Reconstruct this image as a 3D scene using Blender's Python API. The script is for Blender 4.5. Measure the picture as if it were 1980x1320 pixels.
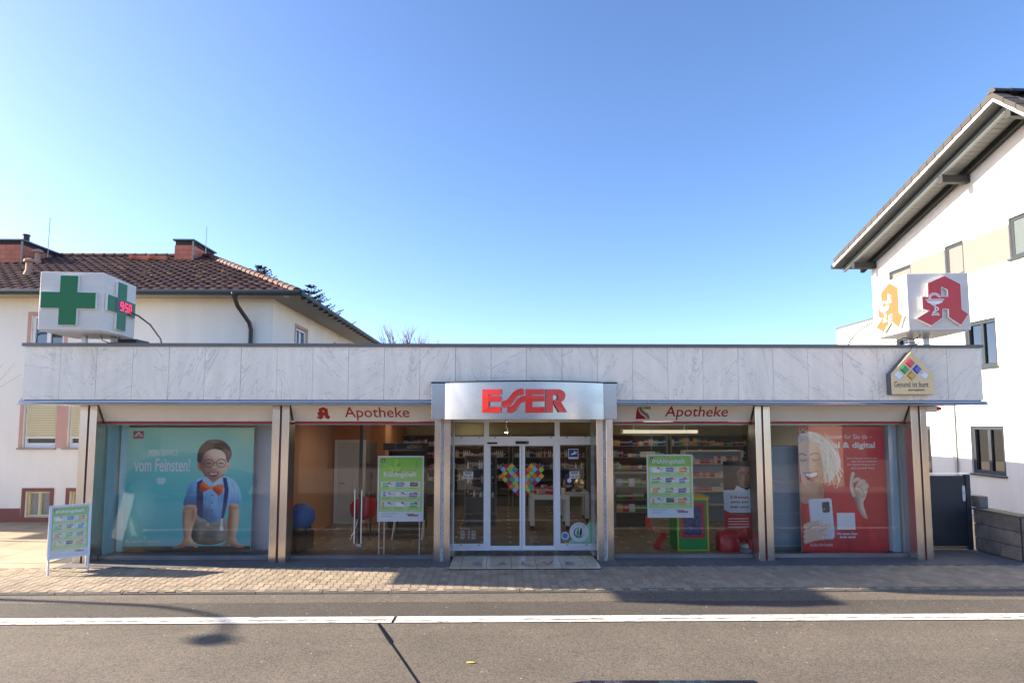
import bpy, bmesh, math, random
import numpy as np
from mathutils import Vector, Matrix
from mathutils.geometry import tessellate_polygon

for _o in list(bpy.data.objects):
    bpy.data.objects.remove(_o, do_unlink=True)
SC = bpy.context.scene
COL = SC.collection
RND = random.Random(7)
R = math.radians

# ------------------------------------------------------------------ camera
cam_d = bpy.data.cameras.new('camera')
cam_d.sensor_fit = 'HORIZONTAL'
cam_d.sensor_width = 36.0
cam_d.lens = 36.0 * 1150.0 / 1980.0
cam_d.shift_y = 71.0 / 1980.0
cam_d.clip_start = 0.05
cam_d.clip_end = 2000.0
cam = bpy.data.objects.new('camera', cam_d)
COL.objects.link(cam)
cam.location = (0.0, -10.4, 2.585)
_p, _y = math.atan(87.0 / 1150.0), R(0.9)
_f = Vector((math.sin(_y) * math.cos(_p), math.cos(_y) * math.cos(_p), math.sin(_p)))
cam.rotation_euler = _f.to_track_quat('-Z', 'Y').to_euler()
SC.camera = cam

# ------------------------------------------------------------------ sky and sun
SUN_EL, SUN_BACK = R(23.5), R(6.9)
to_sun = Vector((-math.cos(SUN_BACK) * math.cos(SUN_EL), math.sin(SUN_BACK) * math.cos(SUN_EL), math.sin(SUN_EL)))
world = bpy.data.worlds.new('World')
SC.world = world
world.use_nodes = True
wn = world.node_tree
bg = wn.nodes['Background']
sky = wn.nodes.new('ShaderNodeTexSky')
sky.sky_type = 'NISHITA'
sky.sun_disc = False
sky.sun_elevation = SUN_EL
sky.sun_rotation = math.atan2(to_sun.x, to_sun.y)
sky.altitude = 0.0
sky.air_density = 0.7
sky.dust_density = 0.7
sky.ozone_density = 4.0
hs = wn.nodes.new('ShaderNodeHueSaturation')
hs.inputs['Saturation'].default_value = 1.07
hs.inputs['Value'].default_value = 0.91
wn.links.new(sky.outputs[0], hs.inputs['Color'])
tn_ = wn.nodes.new('ShaderNodeMix')          # daylight white balance, the same for sky and sun
tn_.data_type, tn_.blend_type = 'RGBA', 'MULTIPLY'
tn_.inputs[0].default_value = 1.0
tn_.inputs[7].default_value = (1.12, 0.965, 0.92, 1)
wn.links.new(hs.outputs[0], tn_.inputs[6])
wn.links.new(tn_.outputs[2], bg.inputs['Color'])
bg.inputs['Strength'].default_value = 0.11
sun_d = bpy.data.lights.new('sun', 'SUN')
sun_d.energy = 4.1
sun_d.angle = R(0.55)
sun_d.color = (1.0, 0.84, 0.65)
sun = bpy.data.objects.new('sun', sun_d)
COL.objects.link(sun)
sun.rotation_euler = (-to_sun).to_track_quat('-Z', 'Y').to_euler()
SC.view_settings.view_transform = 'Standard'
SC.view_settings.look = 'None'
SC.view_settings.gamma = 1.0
SC.view_settings.exposure = 2.03
SC.render.engine = 'CYCLES'
SC.cycles.max_bounces = 8
SC.cycles.transparent_max_bounces = 16
SC.cycles.caustics_reflective = False
SC.cycles.caustics_refractive = False
SC.cycles.sample_clamp_indirect = 6.0
SC.cycles.use_denoising = True

# ------------------------------------------------------------------ materials
MATS = {}


def srgb(r, g, b):
    f = lambda c: (c / 255.0 / 12.92) if c <= 10 else ((c / 255.0 + 0.055) / 1.055) ** 2.4
    return (f(r), f(g), f(b))


def _nodes(name):
    m = bpy.data.materials.new(name)
    m.use_nodes = True
    nt = m.node_tree
    return m, nt, nt.nodes['Principled BSDF']


def N(nt, t, **kw):
    n = nt.nodes.new(t)
    for k, v in kw.items():
        if k in n.inputs:
            n.inputs[k].default_value = v
        else:
            setattr(n, k, v)
    return n


def mul_col(nt, col, fac_socket, lo, hi):
    """colour times a factor that runs lo..hi with the noise"""
    mr = N(nt, 'ShaderNodeMapRange')
    nt.links.new(fac_socket, mr.inputs[0])
    mr.inputs[1].default_value, mr.inputs[2].default_value = 0.25, 0.75
    mr.inputs[3].default_value, mr.inputs[4].default_value = lo, hi
    vm = N(nt, 'ShaderNodeVectorMath', operation='SCALE')
    if isinstance(col, (tuple, list)):
        vm.inputs[0].default_value = col[:3]
    else:
        nt.links.new(col, vm.inputs[0])
    nt.links.new(mr.outputs[0], vm.inputs['Scale'])
    return vm.outputs[0]


def M(name, col, rough=0.6, metal=0.0, var=0.0, vs=3.0, fine=0.0, fs=60.0, bump=0.0, bs=80.0, rnd=0.0,
      spec=0.5, stretch=None, emit=None, es=1.0, space='Object', coat=0.0, alpha=None):
    """a procedural material: base colour varied by two noises and by a per-object random value"""
    if name in MATS:
        return MATS[name]
    m, nt, p = _nodes(name)
    L = nt.links
    p.inputs['Roughness'].default_value = rough
    p.inputs['Metallic'].default_value = metal
    p.inputs['Specular IOR Level'].default_value = spec
    p.inputs['Coat Weight'].default_value = coat
    if space == 'World':
        vec = N(nt, 'ShaderNodeNewGeometry').outputs['Position']
    else:
        vec = N(nt, 'ShaderNodeTexCoord').outputs['Object']
    if stretch:
        mp = N(nt, 'ShaderNodeMapping')
        mp.inputs['Scale'].default_value = stretch
        L.new(vec, mp.inputs[0])
        vec = mp.outputs[0]
    c = tuple(col)
    if var:
        n1 = N(nt, 'ShaderNodeTexNoise', Scale=vs, Detail=5.0)
        L.new(vec, n1.inputs['Vector'])
        c = mul_col(nt, c, n1.outputs[0], 1 - var, 1 + var)
        mr = N(nt, 'ShaderNodeMapRange')
        L.new(n1.outputs[0], mr.inputs[0])
        mr.inputs[3].default_value, mr.inputs[4].default_value = max(rough - 0.12, 0.03), min(rough + 0.12, 1)
        L.new(mr.outputs[0], p.inputs['Roughness'])
    if fine:
        n2 = N(nt, 'ShaderNodeTexNoise', Scale=fs, Detail=3.0)
        L.new(vec, n2.inputs['Vector'])
        c = mul_col(nt, c, n2.outputs[0], 1 - fine, 1 + fine)
    if rnd:
        oi = N(nt, 'ShaderNodeObjectInfo')
        ge = N(nt, 'ShaderNodeNewGeometry')
        ad = N(nt, 'ShaderNodeMath', operation='ADD')
        L.new(oi.outputs['Random'], ad.inputs[0])
        L.new(ge.outputs['Random Per Island'], ad.inputs[1])
        fr = N(nt, 'ShaderNodeMath', operation='FRACT')
        L.new(ad.outputs[0], fr.inputs[0])
        mr = N(nt, 'ShaderNodeMapRange')
        L.new(fr.outputs[0], mr.inputs[0])
        mr.inputs[1].default_value, mr.inputs[2].default_value = 0, 1
        mr.inputs[3].default_value, mr.inputs[4].default_value = 1 - rnd, 1 + rnd
        vm = N(nt, 'ShaderNodeVectorMath', operation='SCALE')
        if isinstance(c, tuple):
            vm.inputs[0].default_value = c[:3]
        else:
            L.new(c, vm.inputs[0])
        L.new(mr.outputs[0], vm.inputs['Scale'])
        c = vm.outputs[0]
    if isinstance(c, tuple):
        p.inputs['Base Color'].default_value = (*c[:3], 1)
    else:
        L.new(c, p.inputs['Base Color'])
    if bump:
        n3 = N(nt, 'ShaderNodeTexNoise', Scale=bs, Detail=4.0)
        L.new(vec, n3.inputs['Vector'])
        b = N(nt, 'ShaderNodeBump', Strength=bump, Distance=0.01)
        L.new(n3.outputs[0], b.inputs['Height'])
        L.new(b.outputs[0], p.inputs['Normal'])
    if emit:
        p.inputs['Emission Color'].default_value = (*emit, 1)
        p.inputs['Emission Strength'].default_value = es
    MATS[name] = m
    return m


def glass_mat(name, tint=(0.93, 0.96, 0.95), refl=1.7, rough=0.0, ripple=0.0):
    m, nt, p = _nodes(name)
    nt.nodes.remove(p)
    out = nt.nodes['Material Output']
    tr = N(nt, 'ShaderNodeBsdfTransparent')
    tr.inputs[0].default_value = (*tint, 1)
    gl = N(nt, 'ShaderNodeBsdfGlossy', Roughness=rough)
    fr = N(nt, 'ShaderNodeFresnel', IOR=1.5)
    mu = N(nt, 'ShaderNodeMath', operation='MULTIPLY', use_clamp=True)
    mu.inputs[1].default_value = refl
    nt.links.new(fr.outputs[0], mu.inputs[0])
    if ripple:
        tc = N(nt, 'ShaderNodeTexCoord')
        nz = N(nt, 'ShaderNodeTexNoise', Scale=1.3, Detail=1.0)
        nt.links.new(tc.outputs['Object'], nz.inputs['Vector'])
        b = N(nt, 'ShaderNodeBump', Strength=ripple, Distance=0.02)
        nt.links.new(nz.outputs[0], b.inputs['Height'])
        nt.links.new(b.outputs[0], gl.inputs['Normal'])
    mx = N(nt, 'ShaderNodeMixShader')
    nt.links.new(mu.outputs[0], mx.inputs[0])
    nt.links.new(tr.outputs[0], mx.inputs[1])
    nt.links.new(gl.outputs[0], mx.inputs[2])
    nt.links.new(mx.outputs[0], out.inputs[0])
    MATS[name] = m
    return m


def marble_mat():
    m, nt, p = _nodes('marble')
    L = nt.links
    geo = N(nt, 'ShaderNodeTexCoord')
    oi = N(nt, 'ShaderNodeObjectInfo')
    # each slab cut from another place of the block
    off = N(nt, 'ShaderNodeVectorMath', operation='SCALE')
    cb = N(nt, 'ShaderNodeCombineXYZ')
    for i in range(3):
        L.new(oi.outputs['Random'], cb.inputs[i])
    L.new(cb.outputs[0], off.inputs[0])
    off.inputs['Scale'].default_value = 37.0
    ad = N(nt, 'ShaderNodeVectorMath', operation='ADD')
    L.new(geo.outputs['Object'], ad.inputs[0])
    L.new(off.outputs[0], ad.inputs[1])
    # turn the grain a little from slab to slab
    rot = N(nt, 'ShaderNodeVectorRotate', rotation_type='Y_AXIS')
    mr0 = N(nt, 'ShaderNodeMapRange')
    L.new(oi.outputs['Random'], mr0.inputs[0])
    mr0.inputs[3].default_value, mr0.inputs[4].default_value = -1.2, 1.0
    L.new(ad.outputs[0], rot.inputs['Vector'])
    L.new(mr0.outputs[0], rot.inputs['Angle'])
    mp = N(nt, 'ShaderNodeMapping')
    mp.inputs['Scale'].default_value = (2.6, 1.0, 0.55)
    L.new(rot.outputs[0], mp.inputs[0])
    col = None
    base = N(nt, 'ShaderNodeTexNoise', Scale=1.6, Detail=6.0)
    L.new(mp.outputs[0], base.inputs['Vector'])
    cr = N(nt, 'ShaderNodeValToRGB')
    cr.color_ramp.elements[0].position, cr.color_ramp.elements[0].color = 0.3, (0.86, 0.78, 0.655, 1)
    cr.color_ramp.elements[1].position, cr.color_ramp.elements[1].color = 0.6, (0.95, 0.86, 0.72, 1)
    L.new(base.outputs[0], cr.inputs[0])
    prev = cr.outputs[0]
    for sc, wd, dark, ds in ((1.1, 0.010, 0.6, 1.1), (2.3, 0.009, 0.4, 1.6), (5.5, 0.010, 0.22, 0.8)):
        nz = N(nt, 'ShaderNodeTexNoise', Scale=sc, Detail=8.0, Roughness=0.55, Distortion=ds)
        L.new(mp.outputs[0], nz.inputs['Vector'])
        s = N(nt, 'ShaderNodeMath', operation='SUBTRACT')
        L.new(nz.outputs[0], s.inputs[0])
        s.inputs[1].default_value = 0.5
        a = N(nt, 'ShaderNodeMath', operation='ABSOLUTE')
        L.new(s.outputs[0], a.inputs[0])
        r = N(nt, 'ShaderNodeMapRange')
        L.new(a.outputs[0], r.inputs[0])
        r.inputs[1].default_value, r.inputs[2].default_value = 0.0, wd
        r.inputs[3].default_value, r.inputs[4].default_value = dark, 0.0
        mx = N(nt, 'ShaderNodeMix', data_type='RGBA')
        L.new(r.outputs[0], mx.inputs[0])
        L.new(prev, mx.inputs[6])
        mx.inputs[7].default_value = (0.42, 0.41, 0.40, 1)
        prev = mx.outputs[2]
    # weather streaks running down from the cap
    gp = N(nt, 'ShaderNodeNewGeometry')
    ms = N(nt, 'ShaderNodeMapping')
    ms.inputs['Scale'].default_value = (7.0, 1.0, 0.35)
    L.new(gp.outputs['Position'], ms.inputs[0])
    ns = N(nt, 'ShaderNodeTexNoise', Scale=1.0, Detail=4.0)
    L.new(ms.outputs[0], ns.inputs['Vector'])
    prev = mul_col(nt, prev, ns.outputs[0], 1.05, 0.92)
    L.new(prev, p.inputs['Base Color'])
    p.inputs['Roughness'].default_value = 0.32
    MATS['marble'] = m
    return m


def asphalt_mat(name, base, light=1.0, tone=(1, 1, 1)):
    m, nt, p = _nodes(name)
    L = nt.links
    g = N(nt, 'ShaderNodeNewGeometry')
    vo = N(nt, 'ShaderNodeTexVoronoi', Scale=70.0)
    L.new(g.outputs['Position'], vo.inputs['Vector'])
    n1 = N(nt, 'ShaderNodeTexNoise', Scale=60.0, Detail=6.0, Roughness=0.8)
    L.new(g.outputs['Position'], n1.inputs['Vector'])
    n2 = N(nt, 'ShaderNodeTexNoise', Scale=0.7, Detail=6.0, Roughness=0.65)
    L.new(g.outputs['Position'], n2.inputs['Vector'])
    cr = N(nt, 'ShaderNodeValToRGB')
    e = cr.color_ramp.elements
    e[0].position, e[0].color = 0.2, (base * 0.42, base * 0.4, base * 0.37, 1)
    e[1].position, e[1].color = 1.0, (base * 2.5, base * 2.35, base * 2.05, 1)
    k = e.new(0.45); k.color = (base * 0.9 * tone[0], base * 0.86 * tone[1], base * 0.78 * tone[2], 1)
    k = e.new(0.72); k.color = (base * 1.3 * tone[0], base * 1.18 * tone[1], base * 1.05 * tone[2], 1)
    sp = N(nt, 'ShaderNodeSeparateColor')
    L.new(vo.outputs['Color'], sp.inputs[0])
    mxv = N(nt, 'ShaderNodeMath', operation='ADD')
    L.new(sp.outputs[0], mxv.inputs[0])
    L.new(n1.outputs[0], mxv.inputs[1])
    hv = N(nt, 'ShaderNodeMath', operation='MULTIPLY')
    hv.inputs[1].default_value = 0.5
    L.new(mxv.outputs[0], hv.inputs[0])
    L.new(hv.outputs[0], cr.inputs[0])
    c = mul_col(nt, cr.outputs[0], n2.outputs[0], 0.78, 1.2)
    # wheel tracks and oil, long along the street
    mp = N(nt, 'ShaderNodeMapping')
    mp.inputs['Scale'].default_value = (0.12, 1.3, 1.0)
    L.new(g.outputs['Position'], mp.inputs[0])
    n4 = N(nt, 'ShaderNodeTexNoise', Scale=1.0, Detail=5.0)
    L.new(mp.outputs[0], n4.inputs['Vector'])
    c = mul_col(nt, c, n4.outputs[0], 0.84, 1.14)
    # small dark cracks
    mk = N(nt, 'ShaderNodeMapping')
    mk.inputs['Scale'].default_value = (1.2, 5.5, 1.0)
    L.new(g.outputs['Position'], mk.inputs[0])
    n5 = N(nt, 'ShaderNodeTexNoise', Scale=1.6, Detail=2.0)
    L.new(mk.outputs[0], n5.inputs['Vector'])
    rk = N(nt, 'ShaderNodeMapRange')
    L.new(n5.outputs[0], rk.inputs[0])
    rk.inputs[1].default_value, rk.inputs[2].default_value = 0.70, 0.74
    rk.inputs[3].default_value, rk.inputs[4].default_value = 0.0, 0.6
    mx = N(nt, 'ShaderNodeMix', data_type='RGBA')
    L.new(rk.outputs[0], mx.inputs[0])
    L.new(c, mx.inputs[6])
    mx.inputs[7].default_value = (base * .35, base * .33, base * .3, 1)
    # pale chips of stone and litter
    v2 = N(nt, 'ShaderNodeTexVoronoi', Scale=5.0)
    L.new(g.outputs['Position'], v2.inputs['Vector'])
    r2 = N(nt, 'ShaderNodeMapRange')
    L.new(v2.outputs['Distance'], r2.inputs[0])
    r2.inputs[1].default_value, r2.inputs[2].default_value = 0.05, 0.065
    r2.inputs[3].default_value, r2.inputs[4].default_value = 0.75, 0.0
    m2 = N(nt, 'ShaderNodeMix', data_type='RGBA')
    L.new(r2.outputs[0], m2.inputs[0])
    L.new(mx.outputs[2], m2.inputs[6])
    m2.inputs[7].default_value = (.42, .40, .36, 1)
    mx = m2
    L.new(mx.outputs[2], p.inputs['Base Color'])
    b = N(nt, 'ShaderNodeBump', Strength=0.55, Distance=0.006)
    L.new(hv.outputs[0], b.inputs['Height'])
    L.new(b.outputs[0], p.inputs['Normal'])
    p.inputs['Roughness'].default_value = 0.85
    MATS[name] = m
    return m


def random_ramp(name, cols, rough=0.5, spec=0.4):
    """one colour out of a list for every object"""
    m, nt, p = _nodes(name)
    oi = N(nt, 'ShaderNodeObjectInfo')
    cr = N(nt, 'ShaderNodeValToRGB')
    cr.color_ramp.interpolation = 'CONSTANT'
    e = cr.color_ramp.elements
    e[0].position, e[0].color = 0, (*srgb(*cols[0]), 1)
    e[1].position, e[1].color = 1.0 / len(cols), (*srgb(*cols[1]), 1)
    for i, c in enumerate(cols[2:]):
        k = e.new((i + 2) / len(cols)); k.color = (*srgb(*c), 1)
    nt.links.new(oi.outputs['Random'], cr.inputs[0])
    # a printed band round the pack
    tc = N(nt, 'ShaderNodeTexCoord')
    sx = N(nt, 'ShaderNodeSeparateXYZ')
    nt.links.new(tc.outputs['Generated'], sx.inputs[0])
    gt = N(nt, 'ShaderNodeMath', operation='COMPARE')
    gt.inputs[1].default_value, gt.inputs[2].default_value = 0.62, 0.14
    nt.links.new(sx.outputs[2], gt.inputs[0])
    mf = N(nt, 'ShaderNodeMath', operation='MULTIPLY')
    mf.inputs[1].default_value = 0.6
    nt.links.new(gt.outputs[0], mf.inputs[0])
    mx = N(nt, 'ShaderNodeMix', data_type='RGBA')
    nt.links.new(mf.outputs[0], mx.inputs[0])
    nt.links.new(cr.outputs[0], mx.inputs[6])
    mx.inputs[7].default_value = (0.7, 0.7, 0.68, 1)
    nt.links.new(mx.outputs[2], p.inputs['Base Color'])
    p.inputs['Roughness'].default_value = rough
    MATS[name] = m
    return m


def print_mat(name, rough=0.35):
    """flat print: the colours sit in the mesh's colour attribute"""
    if name in MATS:
        return MATS[name]
    m, nt, p = _nodes(name)
    a = N(nt, 'ShaderNodeVertexColor', layer_name='print')
    nt.links.new(a.outputs[0], p.inputs['Base Color'])
    p.inputs['Roughness'].default_value = rough
    MATS[name] = m
    return m


# ------------------------------------------------------------------ mesh helpers
ORG = {}


class F:
    """a plane to draw on: origin, right, up; its normal looks at the viewer"""
    def __init__(s, o, r=(1, 0, 0), u=(0, 0, 1)):
        s.o, s.r, s.u = Vector(o), Vector(r).normalized(), Vector(u).normalized()
        s.n = s.r.cross(s.u)

    def __call__(s, u, v, n=0.0):
        return s.o + s.r * u + s.u * v + s.n * n


FRONT = lambda y: F((0, y, 0))


def empty(name, loc, label=None, cat=None, group=None, kind=None):
    o = bpy.data.objects.new(name, None)
    o.empty_display_size = 0.2
    COL.objects.link(o)
    o.location = loc
    ORG[o] = Vector(loc)
    return tag(o, label, cat, group, kind)


def tag(o, label=None, cat=None, group=None, kind=None):
    for k, v in (('label', label), ('category', cat), ('group', group), ('kind', kind)):
        if v:
            o[k] = v
    return o


def link(name, me, parent=None, loc=None):
    o = bpy.data.objects.new(name, me)
    COL.objects.link(o)
    if parent is not None:
        o.parent = parent
        ORG[o] = ORG[parent]
    else:
        ORG[o] = Vector(loc) if loc is not None else Vector((0, 0, 0))
        if loc is not None:
            o.location = loc
    return o


class MB:
    def __init__(s):
        s.v, s.f = [], []

    def add(s, vs, fs):
        b = len(s.v)
        s.v += [Vector(p) for p in vs]
        s.f += [tuple(b + i for i in f) for f in fs]
        return s

    def box(s, x0, x1, y0, y1, z0, z1):
        return s.add([(x, y, z) for z in (z0, z1) for y in (y0, y1) for x in (x0, x1)],
                     [(0, 2, 3, 1), (4, 5, 7, 6), (0, 1, 5, 4), (2, 6, 7, 3), (0, 4, 6, 2), (1, 3, 7, 5)])

    def fbox(s, fr, u0, u1, v0, v1, n0, n1):
        return s.add([fr(u, v, n) for n in (n0, n1) for v in (v0, v1) for u in (u0, u1)],
                     [(0, 2, 3, 1), (4, 5, 7, 6), (0, 1, 5, 4), (2, 6, 7, 3), (0, 4, 6, 2), (1, 3, 7, 5)])

    def hexa(s, b, t):
        """eight corners: bottom four and top four in turn"""
        return s.add(list(b) + list(t), [(3, 2, 1, 0), (4, 5, 6, 7), (0, 1, 5, 4), (1, 2, 6, 5), (2, 3, 7, 6), (3, 0, 4, 7)])

    def quad(s, a, b, c, d):
        return s.add([a, b, c, d], [(0, 1, 2, 3)])

    def frame(s, fr, u0, u1, v0, v1, w, n0, n1, wb=None, wt=None):
        wb = w if wb is None else wb
        wt = w if wt is None else wt
        s.fbox(fr, u0, u0 + w, v0, v1, n0, n1)
        s.fbox(fr, u1 - w, u1, v0, v1, n0, n1)
        s.fbox(fr, u0 + w, u1 - w, v0, v0 + wb, n0, n1)
        s.fbox(fr, u0 + w, u1 - w, v1 - wt, v1, n0, n1)
        return s

    def prism(s, fr, outline, n0, n1, holes=()):
        loops = [list(outline)] + [list(h) for h in holes]
        flat = [p for l in loops for p in l]
        tris = tessellate_polygon([[Vector((p[0], p[1], 0)) for p in l] for l in loops])
        n = len(flat)
        vs = [fr(p[0], p[1], n1) for p in flat] + [fr(p[0], p[1], n0) for p in flat]
        fs = []
        for t in tris:
            a, b, c = t
            A, B, Cc = flat[a], flat[b], flat[c]
            if (B[0] - A[0]) * (Cc[1] - A[1]) - (B[1] - A[1]) * (Cc[0] - A[0]) < 0:
                a, c = c, a
            fs.append((a, b, c)); fs.append((n + c, n + b, n + a))
        k = 0
        for l in loops:
            ar = sum(l[i][0] * l[(i + 1) % len(l)][1] - l[(i + 1) % len(l)][0] * l[i][1] for i in range(len(l)))
            hole = k > 0
            for i in range(len(l)):
                a, b = k + i, k + (i + 1) % len(l)
                q = (a, n + a, n + b, b)
                if (ar < 0) != hole:
                    q = q[::-1]
                fs.append(q)
            k += len(l)
        return s.add(vs, fs)

    def tube(s, pts, r, seg=8, r1=None, cap=True):
        pts = [Vector(p) for p in pts]
        n = len(pts)
        rings = []
        prev = None
        for i, p in enumerate(pts):
            d = (pts[min(i + 1, n - 1)] - pts[max(i - 1, 0)]).normalized()
            if prev is None:
                a = Vector((0, 0, 1)) if abs(d.z) < 0.9 else Vector((1, 0, 0))
                x = d.cross(a).normalized()
            else:
                x = (prev - d * prev.dot(d)).normalized()
            prev = x
            y = d.cross(x)
            rr = r if r1 is None else r + (r1 - r) * i / (n - 1)
            rings.append([p + (x * math.cos(2 * math.pi * k / seg) + y * math.sin(2 * math.pi * k / seg)) * rr for k in range(seg)])
        b = len(s.v)
        for q in rings:
            s.v += q
        for i in range(n - 1):
            for k in range(seg):
                s.f.append((b + i * seg + k, b + i * seg + (k + 1) % seg, b + (i + 1) * seg + (k + 1) % seg, b + (i + 1) * seg + k))
        if cap:
            s.f.append(tuple(b + k for k in range(seg))[::-1])
            s.f.append(tuple(b + (n - 1) * seg + k for k in range(seg)))
        return s

    def lathe(s, o, prof, seg=16, axis='Z'):
        """profile of (radius, height) turned about an axis"""
        o = Vector(o)
        b = len(s.v)
        for (r, h) in prof:
            for k in range(seg):
                a = 2 * math.pi * k / seg
                p = Vector((r * math.cos(a), r * math.sin(a), h))
                if axis == 'Y':
                    p = Vector((p.x, p.z, p.y))
                elif axis == 'X':
                    p = Vector((p.z, p.x, p.y))
                s.v.append(o + p)
        for i in range(len(prof) - 1):
            for k in range(seg):
                s.f.append((b + i * seg + k, b + i * seg + (k + 1) % seg, b + (i + 1) * seg + (k + 1) % seg, b + (i + 1) * seg + k))
        s.f.append(tuple(b + k for k in range(seg))[::-1])
        s.f.append(tuple(b + (len(prof) - 1) * seg + k for k in range(seg)))
        return s

    def mesh(s, name, mat, org=(0, 0, 0), smooth=False, bevel=0.0):
        me = bpy.data.meshes.new(name)
        o = Vector(org)
        me.from_pydata([tuple(p - o) for p in s.v], [], s.f)
        if bevel:
            bm = bmesh.new(); bm.from_mesh(me)
            bmesh.ops.remove_doubles(bm, verts=bm.verts, dist=1e-5)
            es = [e for e in bm.edges if len(e.link_faces) == 2 and e.calc_face_angle(0) > 0.5]
            bmesh.ops.bevel(bm, geom=es, offset=bevel, segments=1, affect='EDGES', clamp_overlap=True)
            bm.to_mesh(me); bm.free()
        if mat is not None:
            me.materials.append(MATS[mat] if isinstance(mat, str) else mat)
        if smooth:
            me.shade_smooth()
            try:
                me.set_sharp_from_angle(angle=R(40))
            except Exception:
                pass
        me.update()
        return me

    def build(s, name, mat, parent=None, loc=None, smooth=False, bevel=0.0):
        org = ORG[parent] if parent is not None else (Vector(loc) if loc is not None else Vector((0, 0, 0)))
        return link(name, s.mesh(name, mat, org, smooth, bevel), parent, loc)


def B(name, mat, parent, *a, bevel=0.0):
    return MB().box(*a).build(name, mat, parent, bevel=bevel)


def text(name, s, fr, u0, u1, v0, v1, mat, parent, depth=0.002, n=0.002, bold=0.0, mod=None):
    """lettering fitted into the rectangle u0..u1, v0..v1 of a plane"""
    cu = bpy.data.curves.new('t', 'FONT')
    cu.body = s
    cu.size = 1.0
    cu.extrude = 0.0
    cu.offset = bold
    cu.resolution_u = 3
    cu.space_line = 0.9
    to = bpy.data.objects.new('t', cu)
    COL.objects.link(to)
    dg = bpy.context.evaluated_depsgraph_get()
    me0 = bpy.data.meshes.new_from_object(to.evaluated_get(dg))
    bpy.data.objects.remove(to, do_unlink=True)
    bpy.data.curves.remove(cu)
    vs = [v.co.copy() for v in me0.vertices]
    xs = [v.x for v in vs]; ys = [v.y for v in vs]
    sx = (u1 - u0) / (max(xs) - min(xs)); sy = (v1 - v0) / (max(ys) - min(ys))
    pts = [(u0 + (v.x - min(xs)) * sx, v0 + (v.y - min(ys)) * sy) for v in vs]
    mb = MB()
    fs = [tuple(p.vertices) for p in me0.polygons]
    mb.add([fr(u, v, n + depth) for u, v in pts], fs)
    if depth > 0.004:
        edge = {}
        for f in fs:
            for i in range(len(f)):
                e = (f[i], f[(i + 1) % len(f)])
                if (e[1], e[0]) in edge:
                    del edge[(e[1], e[0])]
                else:
                    edge[e] = 1
        k = len(pts)
        mb.add([fr(u, v, n) for u, v in pts], [])
        mb.f += [(e[1], e[0], k + e[0], k + e[1]) for e in edge]
    bpy.data.meshes.remove(me0)
    if mod:
        mb.v = [mod(p) for p in mb.v]
    return mb.build(name, mat, parent)


def bars(fr, rows, mat, name, parent, n=0.002):
    """lines of print too small to read: short strokes"""
    mb = MB()
    for (u0, u1, v, h) in rows:
        u = u0
        while u < u1 - 0.002:
            w = min(RND.uniform(0.008, 0.03), u1 - u)
            mb.quad(fr(u, v, n), fr(u + w, v, n), fr(u + w, v + h, n), fr(u, v + h, n))
            u += w + RND.uniform(0.004, 0.008)
    return mb.build(name, mat, parent)


# ------------------------------------------------------------------ flat print
def catmull(pts, k=6, closed=True):
    p = [np.array(q, float) for q in pts]
    n = len(p)
    out = []
    for i in range(n if closed else n - 1):
        g = (lambda j: p[j % n]) if closed else (lambda j: p[min(max(j, 0), n - 1)])
        a, b, c, d = g(i - 1), g(i), g(i + 1), g(i + 2)
        for t in np.linspace(0, 1, k, endpoint=False):
            out.append(0.5 * ((2 * b) + (-a + c) * t + (2 * a - 5 * b + 4 * c - d) * t * t + (-a + 3 * b - 3 * c + d) * t ** 3))
    if not closed:
        out.append(p[-1])
    return [tuple(q) for q in out]


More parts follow.
